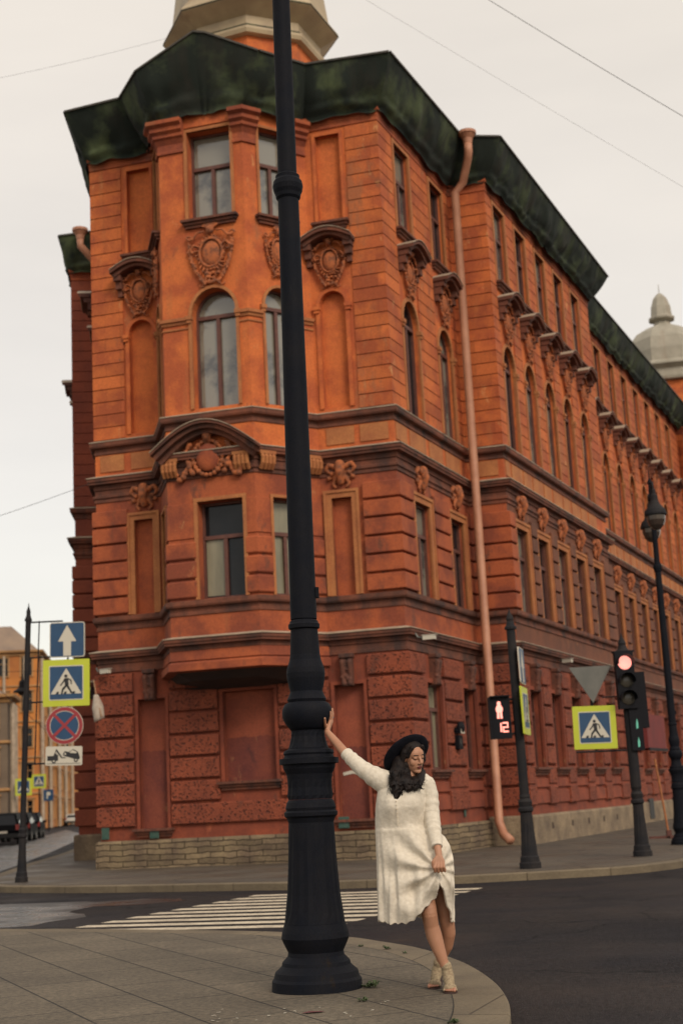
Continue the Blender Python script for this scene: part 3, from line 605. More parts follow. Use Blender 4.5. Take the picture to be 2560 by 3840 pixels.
# end gable of netting by the middle projection
gb = M(); gb.poly((*pD, 18.2), EAV[13], EAV[14], (*pD3, 18.2)); gb.build('eaves_netting', NETM, BLD)
# corner turret and the far dome
def oct_(prof, c, a0, name, mt, par, n=8): m_ = M(); m_.lathe(prof, c, n, a0, caps=False); return m_.build(name, mt, par)
TU = (-1.95, 38.0, 0); a8 = -pi/2
oct_([(1.92, 19), (1.92, 21.7), (1.98, 21.72), (1.98, 21.86), (1.92, 21.88), (1.92, 22.3)], TU, a8, 'turret_wall', MU, BLD)
oct_([(1.9, 22.3), (2.1, 22.32), (2.14, 22.42), (2.14, 22.5), (2.02, 22.53), (2.02, 22.86), (2.52, 23.16), (2.56, 23.2), (2.56, 23.27), (2.3, 23.6), (2.22, 24.2), (2.1, 25.2), (1.7, 26.6), (.8, 27.6), (.3, 28), (.05, 30)], TU, a8, 'turret_dome', MD, BLD)
oct_([(2.04, 22.54), (2.04, 22.60)], TU, a8, 'turret_shadow_line', NETM, BLD); oct_([(2.57, 23.19), (2.57, 23.225)], TU, a8, 'turret_shadow_line', NETM, BLD)  # thin dark rings painted in as shadow lines of the turret mouldings
dm = M()
dm.lathe([(.55, 19.2), (.55, 20.8), (.50, 21.2), (.35, 21.45), (.0, 21.55)], (.95, 36.4, 0), 16); dm.build('roof_ventilator', MD, BLD)
DU = (22.0, 88, 0)
oct_([(2.1, 17), (2.1, 26.2)], DU, a8+.2, 'dome_drum', MU, BLD)
oct_([(2.1, 26.2), (2.35, 26.25), (2.4, 26.4), (2.2, 26.45), (2.2, 26.95), (2.6, 27.2), (2.6, 27.3), (2.42, 27.5), (2.45, 28.3), (2.3, 29.1), (1.85, 29.7), (1.1, 30.15), (.62, 30.3), (.5, 30.6), (.85, 30.72), (.88, 30.84), (.72, 30.95), (.66, 31.6), (.45, 32.2), (.2, 32.5), (.03, 32.6), (.02, 33.2)], (21.3, 88, 0), a8+.2, 'dome', MG, BLD)
# rain pipes
def pipe(pts, name='rain_pipe', r=.115):
    m_ = M(); m_.smooth = True; m_.tube(pts, r, 14)
    for i in range(1, len(pts)-1): pass
    m_.smooth = False
    p0, p1 = Vector(pts[-3]), Vector(pts[-2]); L_ = (p1-p0).length; n = int(L_/1.25)
    for k in range(1, n): q = p0.lerp(p1, k/n); m_.tube([q-Vector((0, 0, .03)), q+Vector((0, 0, .03))], r+.012, 14)
    o = m_.build(name, MP, BLD); h = M(); t = Vector(pts[0]); h.lathe([(.12, -.05), (.14, .08), (.22, .2), (.25, .22), (.25, .3), (.1, .3)], t, 14); h.build('hopper', MP, o); return o
NR = (3.62, 37.45)
def zz(p, z): return (p[0], p[1], z)
pp = (3.62, 37.3); po = (4.02, 36.75)
pipe([zz(po, 19.1), zz(po, 18.8), (4.0, 36.85, 18.65), (3.85, 37.2, 18.1), zz(pp, 17.85), zz(pp, .62), (3.70, 37.12, .30), (3.84, 36.85, .14)])
for pa, pb in (((-7.35, 41.9), (-7.35, 42.75)),): pipe([zz((-7.75, 42.0), 19.05), zz((-7.75, 42.0), 18.8), zz((-7.1, 42.6), 18.1), zz((-7.05, 42.8), 17.9), zz((-7.05, 42.8), 1.0), zz((-7.05, 42.5), .3)])
pe = (16.75, 66.9); pipe([zz((17.2, 66.0), 19.3), zz((17.2, 66.0), 18.9), (16.9, 66.6, 18.2), zz(pe, 17.9), zz(pe, .8), (16.8, 66.6, .3)])
# basement hatches, small plates
for P, T, u, z0, z1, w_ in ((pD3, T3, 6.4, .12, .85, .8), (pD3, T3, 11, .12, .8, .8)):
    m_ = M(); m_.fbox(P, T, u-w_/2, u+w_/2, .1, .16, z0, z1); m_.build('basement_hatch', mat('hatch_black', (.01, .011, .014), None, 1, .5), BLD)
for u in (1.6, 3.6, 5.4, 7.2, 8.9):
    m_ = M(); m_.fbox(pC, T2, u-.09, u+.09, .1, .144, .34, .5); m_.build('vent', mat('vent_dark', (.05, .03, .02), None, 1, .9), BLD)
# ------------------------------------------------------------ ground
def cat(pts, n=6):
    o = []
    for i in range(len(pts)-1):
        p0, p1, p2, p3 = pts[max(i-1, 0)], pts[i], pts[i+1], pts[min(i+2, len(pts)-1)]
        for k in range(n):
            t = k/n; o.append(tuple(.5*((2*p1[j])+(-p0[j]+p2[j])*t+(2*p0[j]-5*p1[j]+4*p2[j]-p3[j])*t*t+(-p0[j]+3*p1[j]-3*p2[j]+p3[j])*t**3) for j in (0, 1)))
    return o+[tuple(pts[-1])]
ZR = -.13
m_ = M(); m_.poly((-600, -300, ZR), (600, -300, ZR), (600, 900, ZR), (-600, 900, ZR)); o = m_.build('road', MR); o['kind'] = 'structure'
near = cat([(-16, 27.5), (-9, 21.5), (-4.5, 18.32), (-3.57, 17.79), (-1.84, 16.64), (-.85, 15.85), (-.15, 14.95), (.2, 14.25), (.48, 13.6), (.70, 12.8), (.85, 12.0), (.94, 11.04), (.95, 10.18), (.90, 9.4), (.78, 8.6), (.5, 7.2), (0, 5.4), (-1.2, 1), (-2.6, -6)])
near = near[::-1]
far = cat([(-48, 250), (-30, 160), (-17, 100), (-11.2, 57.3), (-9.6, 42.1), (-8.75, 35), (-8.35, 31.8), (-7.5, 29.9), (-6.2, 28.6), (-4.73, 27.5), (-2.07, 26.0), (-.94, 25.3), (.4, 24.95), (1.61, 24.85), (3.1, 24.87), (4.27, 25.03), (5.2, 25.6), (6.3, 27.0), (7.5, 29.3), (9.0, 32.8), (10.7, 37), (20, 58), (40, 104), (90, 220)])
def pave(name, path, back, mt, kmt, kw, z=0):
    inner = []; m_ = M(); m_.sweep([(-kw, z), (-.015, z), (0, z-.012), (0, ZR)], path); k = m_.build(name+'_kerb', kmt); k['kind'] = 'structure'
    g_ = M(); n = len(path)
    for i, p in enumerate(path):
        a_, b_ = path[max(i-1, 0)], path[min(i+1, n-1)]; l = hypot(b_[0]-a_[0], b_[1]-a_[1]); nx, ny = (b_[1]-a_[1])/l, -(b_[0]-a_[0])/l; inner.append((p[0]-nx*(kw+.004), p[1]-ny*(kw+.004), z+.002))
    for i in range(n-1): g_.poly(inner[i], inner[i+1], (*back(path[i+1]), z+.002), (*back(path[i]), z+.002))
    o = g_.build(name, mt); o['kind'] = 'structure'
# paths walked with the road on the right
pave('near_pavement', near, lambda p: (-60+p[0]*.1, p[1]), MWALK, MK, .36)
m_ = M(); m_.poly((-70, -60, -.02), (40, -60, -.02), (40, -6, -.02), (-70, -6, -.02)); m_.build('pavement_behind', MWALK)['kind'] = 'structure'
# joint between slabs and kerb
jt = M(); jp = []
pathn = near
n = len(near)
for i, p in enumerate(near):
    a_, b_ = near[max(i-1, 0)], near[min(i+1, n-1)]; l = hypot(b_[0]-a_[0], b_[1]-a_[1]); nx, ny = (b_[1]-a_[1])/l, -(b_[0]-a_[0])/l; jp.append((p[0]-nx*.364, p[1]-ny*.364))
jt.sweep([(-.003, .0035), (.003, .0035)], jp, caps=False); jt.build('pavement_joint', mat('joint_soil', (.015, .014, .012), None, 1, 1))['kind'] = 'structure'
kf = M()
# far list runs left to right seen from the camera: its right-hand side faces the camera and the road
kf.sweep([(-.32, .0), (-.02, .0), (0, -.015), (0, ZR)], far); kf.build('far_pavement_kerb', MK)['kind'] = 'structure'
fg = M(); ctr = [(2, 60)]
inn = []
n = len(far)
for i, p in enumerate(far):
    a_, b_ = far[max(i-1, 0)], far[min(i+1, n-1)]; l = hypot(b_[0]-a_[0], b_[1]-a_[1]); nx, ny = (b_[1]-a_[1])/l, -(b_[0]-a_[0])/l; inn.append((p[0]-nx*.33, p[1]-ny*.33, .003))
for i in range(n-1): fg.poly(inn[i], inn[i+1], (2, 60, .003))
fg.build('far_pavement', MFP)['kind'] = 'structure'
# zebra crossing
zc = M(); L0, L1 = (-4.05, 18.95), (-1.75, 24.55); R0, R1 = (-.30, 17.75), (1.95, 23.45)
NS = 10
for k in range(NS):
    t = k/(NS-.5); h = .5/(NS-.5)
    def at(t): return ((L0[0]+(L1[0]-L0[0])*t, L0[1]+(L1[1]-L0[1])*t), (R0[0]+(R1[0]-R0[0])*t, R0[1]+(R1[1]-R0[1])*t))
    (a_, b_), (c_, d_) = at(t), at(t+h); z = ZR+.004
    zc.poly((*a_, z), (*b_, z), (*d_, z), (*c_, z))
zc.build('zebra_crossing', MCW)['kind'] = 'structure'
ln = M()
for a_, b_, w_ in (((7.3, 25.2), (12, 26.5), .12), ((6.2, 22.5), (6.8, 24.3), .1)):
    d = Vector((b_[0]-a_[0], b_[1]-a_[1])).normalized(); nn = Vector((d.y, -d.x))*w_
    ln.poly((a_[0]-nn.x, a_[1]-nn.y, ZR+.004), (b_[0]-nn.x, b_[1]-nn.y, ZR+.004), (b_[0]+nn.x, b_[1]+nn.y, ZR+.004), (a_[0]+nn.x, a_[1]+nn.y, ZR+.004))
ln.build('lane_marking', MCW)['kind'] = 'structure'
# wet film on the left street
wt = M(); R = random.Random(8); wp = [(x+R.uniform(-.12, .12), y+R.uniform(-.25, .25)) for x, y in cat([(-9.5, 20.5), (-8.6, 24.5), (-7.4, 25.6), (-5.2, 25.2), (-3.4, 24.8), (-2.9, 24.0), (-4.4, 23.3), (-4.1, 21.6), (-4.7, 20.3), (-6.3, 20.2), (-7.5, 20.4)], 5)]
wt.poly(*[(x, y, ZR+.003) for x, y in wp])
wt2 = [(-9.6, 36), (-10.4, 44), (-12.6, 60), (-18.5, 100), (-28, 140), (-22, 100), (-16, 60), (-13.5, 44), (-12, 33), (-10, 31)]
wt.poly(*[(x, y, ZR+.003) for x, y in wt2])
wt.build('wet_road_film', mat('wet_asphalt', (.020, .018, .018), (.045, .038, .034), .8, .25, .6, 60, fine=60, finek=(.5, 1.5), rvar=(.9, .18, .50), bdist=.008))['kind'] = 'structure'

# ------------------------------------------------------------ street lamp
def lamp_bell(mb, gl, c, s=1):
    mb.lathe([(.02, .62), (.05, .60), (.06, .5), (.10, .46), (.11, .34), (.16, .24), (.27, .12), (.30, .04), (.30, 0), (.27, -.02)], c, 20)
    gl.lathe([(.26, -.02), (.25, -.12), (.20, -.24), (.10, -.33), (.0, -.35)], c, 16)
GLS = mat('lamp_glass', (.05, .035, .028), None, 1, .15, ior=1.5)
def street_lamp(loc, rz, label, tilt=0, tall=0):
    r_ = empty('street_lamp', label, 'street lamp', loc, 'tall cast iron street lamps', rz)
    r_.rotation_euler = (0, tilt, rz)
    m_ = M()
    m_.lathe([(.335, -.03), (.33, .07), (.315, .09), (.305, .13), (.27, .16), (.255, .175), (.25, .20), (.21, .24), (.205, .27), (.235, .33), (.252, .37), (.245, .41), (.228, .47)], n=48)
    m_.build('base', MI, r_)
    m_ = M()
    m_.lathe([(.225, .471), (.215, .55), (.198, .68), (.186, .85), (.178, 1.0), (.172, 1.17), (.17, 1.20)], n=36, flute=(.50, 1.16, .965))
    m_.lathe([(.17, 1.2), (.182, 1.235), (.20, 1.25), (.202, 1.275), (.185, 1.29), (.19, 1.31), (.178, 1.35), (.165, 1.37)], n=36)
    m_.lathe([(.165, 1.371), (.172, 1.40), (.166, 1.46), (.168, 1.52), (.175, 1.56)], n=36, flute=(1.4, 1.5, .96))
    m_.lathe([(.175, 1.561), (.195, 1.60), (.20, 1.63), (.224, 1.635), (.224, 1.675), (.19, 1.68), (.185, 1.70), (.192, 1.715), (.185, 1.735), (.15, 1.75)], n=36)
    m_.lathe([(.152, 1.751), (.14, 1.79), (.128, 1.84), (.126, 1.875), (.128, 1.885)], n=36, flute=(1.78, 1.87, .96))
    m_.build('shaft', MI, r_)
    m_ = M(); m_.smooth = True
    m_.lathe([(.128, 1.886), (.145, 1.91), (.17, 1.94), (.187, 1.98), (.192, 2.02), (.188, 2.05), (.17, 2.085), (.142, 2.10)], n=36)
    m_.smooth = False
    m_.lathe([(.142, 2.101), (.15, 2.12), (.136, 2.15), (.124, 2.18), (.128, 2.2), (.145, 2.28), (.148, 2.32), (.142, 2.36), (.122, 2.42), (.115, 2.46), (.106, 2.62), (.104, 2.655)], n=36)
    m_.build('bulb_collar', MI, r_)
    m_ = M()
    m_.lathe([(.104, 2.656), (.12, 2.665), (.122, 2.695), (.112, 2.705), (.108, 2.72), (.09, 2.735)], n=32); m_.box(.10, .125, -.03, .03, 2.9, 2.98)
    m_.build('collar', MI, r_)
    m_ = M(); m_.smooth = True; m_.lathe([(.102, 2.736), (.1, 3.2), (.098, 3.9), (.09, 5.2), (.085, 6.2)], n=32, caps=False); m_.build('pole', MI, r_)
    m_ = M(); m_.lathe([(.085, 6.201), (.10, 6.22), (.105, 6.25), (.118, 6.28), (.125, 6.32), (.118, 6.36), (.098, 6.385), (.10, 6.41), (.078, 6.43)], n=32); m_.build('ring', MI, r_)
    m_ = M(); m_.smooth = True; m_.lathe([(.078, 6.431), (.066, 7.9+tall)], n=24, caps=False); m_.smooth = False; nv = len(m_.v)
    m_.lathe([(.066, 7.901), (.09, 7.93), (.07, 7.98), (.05, 8.02), (.045, 8.3), (.075, 8.33), (.06, 8.38), (.02, 8.45), (.015, 8.68), (.002, 8.7)], n=16); m_.v[nv:] = [(x, y, z+tall) for x, y, z in m_.v[nv:]]; m_.build('mast', MI, r_)
    for sx in (-1, 1):
        a_ = M(); a_.tube([(0, sx*.05, 7.3), (0, sx*.3, 7.75), (0, sx*.6, 8.12), (0, sx*.85, 8.2), (0, sx*.98, 8.08), (0, sx*1.0, 7.98)], .028, 8)
        for q in (.12, .2, .28): a_.tube([(0, sx*q, 7.45+q), (0, sx*q*1.2, 8.2), (0, sx*(q+.3), 8.22)], .014, 6)
        a_.v = [(x, y, z+tall) for x, y, z in a_.v]; o = a_.build('arm', MI2, r_); b_ = M(); g_ = M(); lamp_bell(b_, g_, (0, sx*1.0, 7.40+tall)); s_ = b_.build('lamp_shade', MI2, o); g_.build('globe', GLS, o)
    return r_
street_lamp((-.355, 10.95, 0), radians(-80), 'massive dark cast iron street lamp the woman leans on, nearest the camera', tilt=0, tall=2.6)
bpy.data.objects['street_lamp'].rotation_euler = (0, radians(.45), 0)
l2 = street_lamp((7.3, 32.9, 0), radians(-8), 'far cast iron street lamp with two bell shades by the right street'); l2.scale = (.84, .84, 1)

# ------------------------------------------------------------ posts with signs
def fluted(r_, s=1.0, h=1.05, top=4.5, rp=.07, name='post'):
    m_ = M()
    m_.lathe([(.185*s, 0), (.185*s, .10), (.165*s, .12), (.16*s, .2), (.14*s, .23)], n=20)
    m_.lathe([(.14*s, .231), (.115*s, h*.6), (.10*s, h*.9)], n=24, flute=(.24, h*.89, .93))
    m_.lathe([(.10*s, h*.9+.001), (.13*s, h*.93), (.13*s, h*.97), (.105*s, h*1.0), (.12*s, h*1.08), (.09*s, h*1.13), (.095*s, h*1.16), (rp*1.05, h*1.2)], n=20)
    m_.build('base', MI2, r_)
    m_ = M(); m_.lathe([(rp, h*1.2), (rp*.95, top-.35)], n=16)
    m_.lathe([(rp*1.3, top-.35), (rp*1.3, top-.31), (rp, top-.28), (rp*.7, top-.2), (rp*.8, top-.16), (rp*.6, top-.1), (rp*.25, top-.04), (.004, top+.05)], n=12); m_.build('pole', MI2, r_)
BLUE = mat('sign_blue', (.012, .055, .13), (.010, .045, .11), 3, .45); WHT = mat('sign_white', (.50, .46, .38), None, 1, .5)
LIME = mat('sign_lime', (.46, .50, .03), (.42, .46, .028), 2, .4); REDS = mat('sign_red', (.26, .022, .028), None, 1, .45); BLK = mat('sign_black', (.010, .010, .013), None, 1, .5); GRY = mat('sign_back', (.14, .135, .12), (.10, .10, .09), 3, .5, metal=.3)
class Plate(M):      # flat artwork in x (right), z (up), facing -y
    def shape(s, pts, y, t=.002): n = len(pts); return s.add([(x, y, z) for x, z in pts]+[(x, y+t, z) for x, z in pts], [list(range(n)), [n+i for i in range(n)][::-1]]+[(i, (i+1)%n, n+(i+1)%n, n+i) for i in range(n)])
    def rrect(s, w, h, r, y, t=.002, cx=0, cz=0):
        p = []
        for sx, sz, a0 in ((1, 1, 0), (-1, 1, 90), (-1, -1, 180), (1, -1, 270)):
            for k in range(5): a_ = radians(a0+22.5*k); p.append((cx+sx*(w/2-r)+r*cos(a_), cz+sz*(h/2-r)+r*sin(a_)))
        return s.shape(p, y, t)
def walker(p, s, cz=0, y=-.012):
    def l(a, b, w):
        d = Vector((b[0]-a[0], b[1]-a[1])).normalized(); n = Vector((-d.y, d.x))*w
        p.shape([((a[0]+n.x)*s, (a[1]+n.y)*s+cz), ((b[0]+n.x)*s, (b[1]+n.y)*s+cz), ((b[0]-n.x)*s, (b[1]-n.y)*s+cz), ((a[0]-n.x)*s, (a[1]-n.y)*s+cz)], y)
    p.shape([(s*(-.01+.065*cos(2*pi*k/12)), s*(.30+.065*sin(2*pi*k/12))+cz) for k in range(12)], y)
    l((0, .22), (.03, -.05), .075); l((.02, -.04), (-.12, -.20), .042); l((-.12, -.18), (-.17, -.38), .035); l((.03, -.04), (.12, -.2), .042); l((.11, -.18), (.22, -.36), .035)
    l((-.05, .18), (-.13, .04), .028); l((-.13, .05), (-.22, -.06), .025); l((.06, .2), (.19, .13), .026); l((.19, .14), (.20, -.02), .024)
    for x0 in (-.36, -.06, .26): p.shape([((x0-.04)*s, -.38*s+cz), ((x0+.07)*s, -.38*s+cz), ((x0+.09)*s, -.29*s+cz), ((x0-.0)*s, -.29*s+cz)], y)
def crosswalk_sign(w, parent, loc, rz=0, ry=0, flip=1):
    b = Plate(); b.rrect(w, w, .02*w, 0, .03); o = b.build('crosswalk_sign', LIME, parent); o.location = loc; o.rotation_euler = (0, ry, rz)
    a_ = Plate(); a_.rrect(w*.74, w*.74, .03*w, -.004, .003); a_.build('border', WHT, o)
    a_ = Plate(); a_.rrect(w*.70, w*.70, .02*w, -.007, .002); a_.build('field', BLUE, o)
    a_ = Plate(); s = w*.33; a_.shape([(-s, -s*.72), (s, -s*.72), (0, s*.95)], -.009); a_.build('triangle', WHT, o)
    a_ = Plate(); walker(a_, w*.56, -w*.025); a_.build('walking_figure', BLK, o); return o
def arrow_sign(w, parent, loc, rz=0, ry=0):
    b = Plate(); b.rrect(w, w, .07*w, 0, .025); o = b.build('one_way_sign', WHT, parent); o.location = loc; o.rotation_euler = (0, ry, rz)
    a_ = Plate(); a_.rrect(w*.95, w*.95, .05*w, -.004, .003); a_.build('field', BLUE, o)
    a_ = Plate(); a_.shape([(-.11*w, -.46*w), (.11*w, -.46*w), (.11*w, -.05*w), (.26*w, -.05*w), (0, .42*w), (-.26*w, -.05*w), (-.11*w, -.05*w)], -.007); a_.build('arrow', WHT, o); return o
# left post
lp = empty('sign_post', 'slim dark post at the left kerb carrying four road signs', 'sign post', (-7.08, 30.67, 0), 'posts with road signs'); lp.rotation_euler = (0, radians(1.85), 0)
fluted(lp, .72, 1.0, 5.85, .062)
ry = radians(-1.2)
def rod(par, a, b, r=.018, name='bracket'): t = M(); t.tube([a, b], r, 8); return t.build(name, MI2, par)
for z, x1 in ((5.47, .75), (3.74, .6), (2.44, 1.2), (4.70, .6)): rod(lp, (.05, 0, z), (x1, 0, z+.02))
rod(lp, (.22, 0, 2.42), (.24, 0, 5.5), .014)
rod(lp, (.90, .04, 2.44), (.86, .04, 5.3), .02)
arrow_sign(.76, lp, (.86, -.03, 5.08), 0, ry); crosswalk_sign(1.0, lp, (.86, -.04, 4.15), 0, ry)
b = Plate(); ns = b; ns.shape([(.40*cos(2*pi*k/40), .40*sin(2*pi*k/40)) for k in range(40)], 0, .02); nsp = ns.build('no_stopping_sign', WHT, lp); nsp.location = (.84, -.03, 3.24)
def ringp(r1, r2, y, mt, nm):
    a_ = Plate(); n = 40
    for k in range(n): t0, t1 = 2*pi*k/n, 2*pi*(k+1)/n; a_.shape([(r1*cos(t0), r1*sin(t0)), (r2*cos(t0), r2*sin(t0)), (r2*cos(t1), r2*sin(t1)), (r1*cos(t1), r1*sin(t1))], y)
    a_.build(nm, mt, nsp)
ringp(.315, .39, -.005, REDS, 'red_ring')
a_ = Plate(); a_.shape([(.30*cos(2*pi*k/40), .30*sin(2*pi*k/40)) for k in range(40)], -.004); a_.build('field', BLUE, nsp)
a_ = Plate()
for sg in (1, -1):
    c = .7071; w_ = .030; L_ = .315; a_.shape([(-L_*c-w_*c, sg*(-L_*c+w_*c)), (-L_*c+w_*c, sg*(-L_*c-w_*c)), (L_*c+w_*c, sg*(L_*c-w_*c)), (L_*c-w_*c, sg*(L_*c+w_*c))], -.009-.003*sg)
a_.build('red_cross', REDS, nsp)
tp = Plate(); tp.rrect(.78, .40, .03, 0, .02); tw = tp.build('tow_plate', WHT, lp); tw.location = (.84, -.03, 2.60)
a_ = Plate(); y = -.005
a_.shape([(-.35, -.03), (-.35, -.10), (-.12, -.10), (-.12, .02), (-.2, .06), (-.22, 0), (-.35, 0)], y); a_.shape([(-.20, .02), (-.17, .14), (-.15, .14), (-.03, -.03), (.04, -.03), (.04, -.05), (-.05, -.05), (-.165, .10), (-.18, .02)], y)
a_.shape([(-.02, .03), (.02, .10), (.10, .08), (.20, .14), (.30, .08), (.34, -.02), (.34, -.07), (.28, -.08), (.0, .0)], y)
for cx, cz in ((-.21, -.11), (.03, .04), (.26, -.09)): a_.shape([(cx+.045*cos(2*pi*k/14), cz+.045*sin(2*pi*k/14)) for k in range(14)], y-.003)
a_.shape([(-.36, -.165), (.36, -.165), (.36, -.155), (-.36, -.155)], y); a_.build('tow_truck_pictogram', BLK, tw)
a_ = Plate()
for cx, cz in ((-.21, -.11), (.03, .04), (.26, -.09)): a_.shape([(cx+.02*cos(2*pi*k/10), cz+.02*sin(2*pi*k/10)) for k in range(10)], y-.006)
a_.shape([(.12, .075), (.19, .12), (.27, .075), (.27, .05), (.14, .06)], y-.006); a_.build('wheel_hubs', WHT, tw)
# pedestrian signal post
pq = empty('signal_post', 'dark post with a red pedestrian signal counting twelve, left of the traffic light', 'pedestrian light', (3.03, 26.04, 0), 'posts with lights by the crossing'); pq.rotation_euler = (0, radians(-.6), 0)
fluted(pq, 1.05, 1.08, 4.62, .085)
RED = mat('red_lamp_lit', (.9, .25, .2), None, 1, .4, emis=(1, .34, .27), es=1.6); HSG = mat('signal_housing', (.006, .006, .009), None, 1, .6, spec=.15)
h_ = M(); h_.box(-.50, -.14, -.08, .10, 2.30, 3.05); h_.box(-.52, -.50, -.16, .10, 2.30, 3.05); h_.box(-.50, -.14, -.16, -.081, 3.05, 3.07)
hs = h_.build('signal_housing', HSG, pq); rod(pq, (-.2, 0, 2.36), (0, 0, 2.40), .02); rod(pq, (-.2, 0, 3.0), (0, 0, 3.0), .02)
a_ = Plate(); cx, cz = -.335, 2.80
a_.shape([(cx+.035*cos(2*pi*k/14), cz+.13+.04*sin(2*pi*k/14)) for k in range(14)], -.085); a_.shape([(cx-.035, cz+.10), (cx+.035, cz+.10), (cx+.065, cz+.04), (cx+.055, cz-.02), (cx+.03, cz-.03), (cx-.03, cz-.03), (cx-.055, cz-.02), (cx-.065, cz+.04)], -.085)
a_.shape([(cx-.045, cz-.03), (cx-.006, cz-.03), (cx-.008, cz-.14), (cx-.05, cz-.14)], -.085); a_.shape([(cx+.006, cz-.03), (cx+.045, cz-.03), (cx+.05, cz-.14), (cx+.008, cz-.14)], -.085)
a_.build('standing_man', RED, hs)
a_ = Plate(); dx, dz = -.30, 2.42
def rc(x0, x1, z0, z1): a_.shape([(dx+x0, dz+z0), (dx+x1, dz+z0), (dx+x1, dz+z1), (dx+x0, dz+z1)], -.085)
rc(-.04, -.014, 0, .16); rc(.0, .105, .145, .172); rc(.08, .105, .085, .145); rc(.0, .105, .068, .085+.008); rc(.0, .025, .02, .068); rc(.0, .105, -.01, .018)
a_.build('countdown_digits', RED, hs)
arrow_sign(.66, pq, (.17, .12, 3.60), radians(76)); crosswalk_sign(.86, pq, (.17, .12, 2.78), radians(76))
# traffic light post
tl = empty('traffic_light', 'dark traffic light post showing red, with a crosswalk sign on its left arm', 'traffic light', (5.49, 28.4, 0), 'posts with lights by the crossing')
tl.rotation_euler = (0, radians(-.6), 0)
fluted(tl, 1.0, 1.1, 4.30, .105)
h_ = M(); h_.box(-.20, .16, -.2, .02, 2.84, 3.95); h_.box(-.23, .19, -.19, .0, 3.95, 3.98)
hd = h_.build('light_housing', HSG, tl)
OFFL = mat('lamp_off', (.06, .052, .04), None, 1, .3); GRN = mat('green_lamp_lit', (.1, .4, .3), None, 1, .4, emis=(.2, .55, .4), es=.15)
for i, (z, mt) in enumerate(((3.74, RED), (3.38, OFFL), (3.04, OFFL))):
    a_ = M(); a_.lathe([(.135, 0), (.12, .02), (.07, .04), (0, .05)], n=24); a_.v = [(x-.02, -.2-z_, y+z) for x, y, z_ in a_.v]; a_.build('lamp', mt, hd)
    a_ = M(); nn = 14
    for k in range(nn): t0, t1 = radians(-10+200*k/nn), radians(-10+200*(k+1)/nn); a_.add([(.15*cos(t0)-.02, -.2, z+.15*sin(t0)), (.15*cos(t1)-.02, -.2, z+.15*sin(t1)), (.15*cos(t1)-.02, -.42, z+.15*sin(t1)), (.15*cos(t0)-.02, -.42, z+.15*sin(t0)), (.16*cos(t0)-.02, -.2, z+.16*sin(t0)), (.16*cos(t1)-.02, -.2, z+.16*sin(t1)), (.16*cos(t1)-.02, -.42, z+.16*sin(t1)), (.16*cos(t0)-.02, -.42, z+.16*sin(t0))], [(0,1,2,3),(7,6,5,4),(2,6,7,3),(0,4,5,1)])
    a_.build('visor', HSG, hd)
h_ = M(); h_.box(.17, .36, -.12, .16, 2.45, 3.55); h_.box(.05, .17, -.04, .04, 2.6, 2.66); h2 = h_.build('side_housing', HSG, tl)
h_ = M(); h_.box(-.02, .22, -.15, .05, 2.02, 2.84); h3 = h_.build('pedestrian_housing', HSG, tl)
for z in (2.52, 2.16):
    a_ = Plate(); a_.shape([(.09, z-.08), (.13, z-.07), (.135, z+.03), (.115, z+.12), (.095, z+.03)], -.16); a_.build('green_lamp', GRN, h3)
rod(tl, (-1.1, 0, 2.06), (0, 0, 2.04)); rod(tl, (-.7, .03, 2.06), (-.7, .03, 3.65), .022)
crosswalk_sign(.84, tl, (-.70, -.04, 2.52), radians(-4), radians(1.6))
gw = Plate(); gw.shape([(-.42, .0), (.42, 0), (.0, -.72)], 0, .02); g2 = gw.build('give_way_sign', GRY, tl); g2.location = (-.68, -.02, 3.72)
rod(tl, (-.5, 0, 3.1), (0, 0, 3.1), .014)

# ------------------------------------------------------------ small things on and by the building
def camera_(loc, rz, label):
    o = empty('security_camera', label, 'camera', loc, 'security cameras on the ledge', rz); a_ = M(); a_.box(-.05, .05, -.28, .02, -.05, .05); a_.box(-.06, .06, -.31, .04, .051, .062); a_.build('camera_body', WHT, o)
    a_ = M(); a_.tube([(0, .02, 0), (0, .15, .03), (0, .2, .12)], .02, 6); a_.build('mount', GRY, o)
camera_((1.75, 32.75, 4.93), radians(70), 'white security camera under the ledge at the right front corner')
camera_((-6.05, 34.85, 4.72), radians(50), 'white security camera under the ledge right of the flag pole')
camera_((-6.6, 34.95, 4.72), radians(-40), 'white security camera under the ledge at the far left corner')
camera_((-6.45, 34.9, 4.25), radians(-20), 'lowest small white security camera at the left front corner')
camera_((6.15, 41.0, 4.95), radians(50), 'pale security camera under the ledge of the right projecting wing')
fo = empty('flag', 'furled white flag on a thin pole slanting from the left front corner', 'flag', (-6.28, 34.9, 4.55))
a_ = M(); a_.tube([(0, .1, 0), (.12, -.3, -.35), (.3, -.6, -.95)], .014, 8); a_.build('flag_pole', mat('wood_pole', (.30, .17, .09), None, 1, .6), fo)
a_ = M(); a_.smooth = True
vs = []; fs = []
for j in range(9):
    for k in range(12):
        t = 2*pi*k/12; s_ = j/8; w_ = .05+.10*min(1, s_*2)*(1-.3*s_); vs.append((.13+.10*s_+w_*cos(t)*(1+.2*sin(3*t)), -.35-.15*s_+.6*w_*sin(t), -.40-.62*s_+.05*cos(t)*s_))
for j in range(8):
    for k in range(12): fs.append((j*12+k, j*12+(k+1)%12, (j+1)*12+(k+1)%12, (j+1)*12+k))
a_.add(vs, fs+[list(range(12)), [96+k for k in range(12)]]); a_.build('cloth', mat('flag_cloth', (.42, .37, .30), (.30, .22, .18), 6, .9), fo)
hn = empty('house_number_lamp', 'black domed house number lamp between the two ground floor side windows', 'house sign', (0, 0, 0)); n2 = (T1[1], -T1[0])
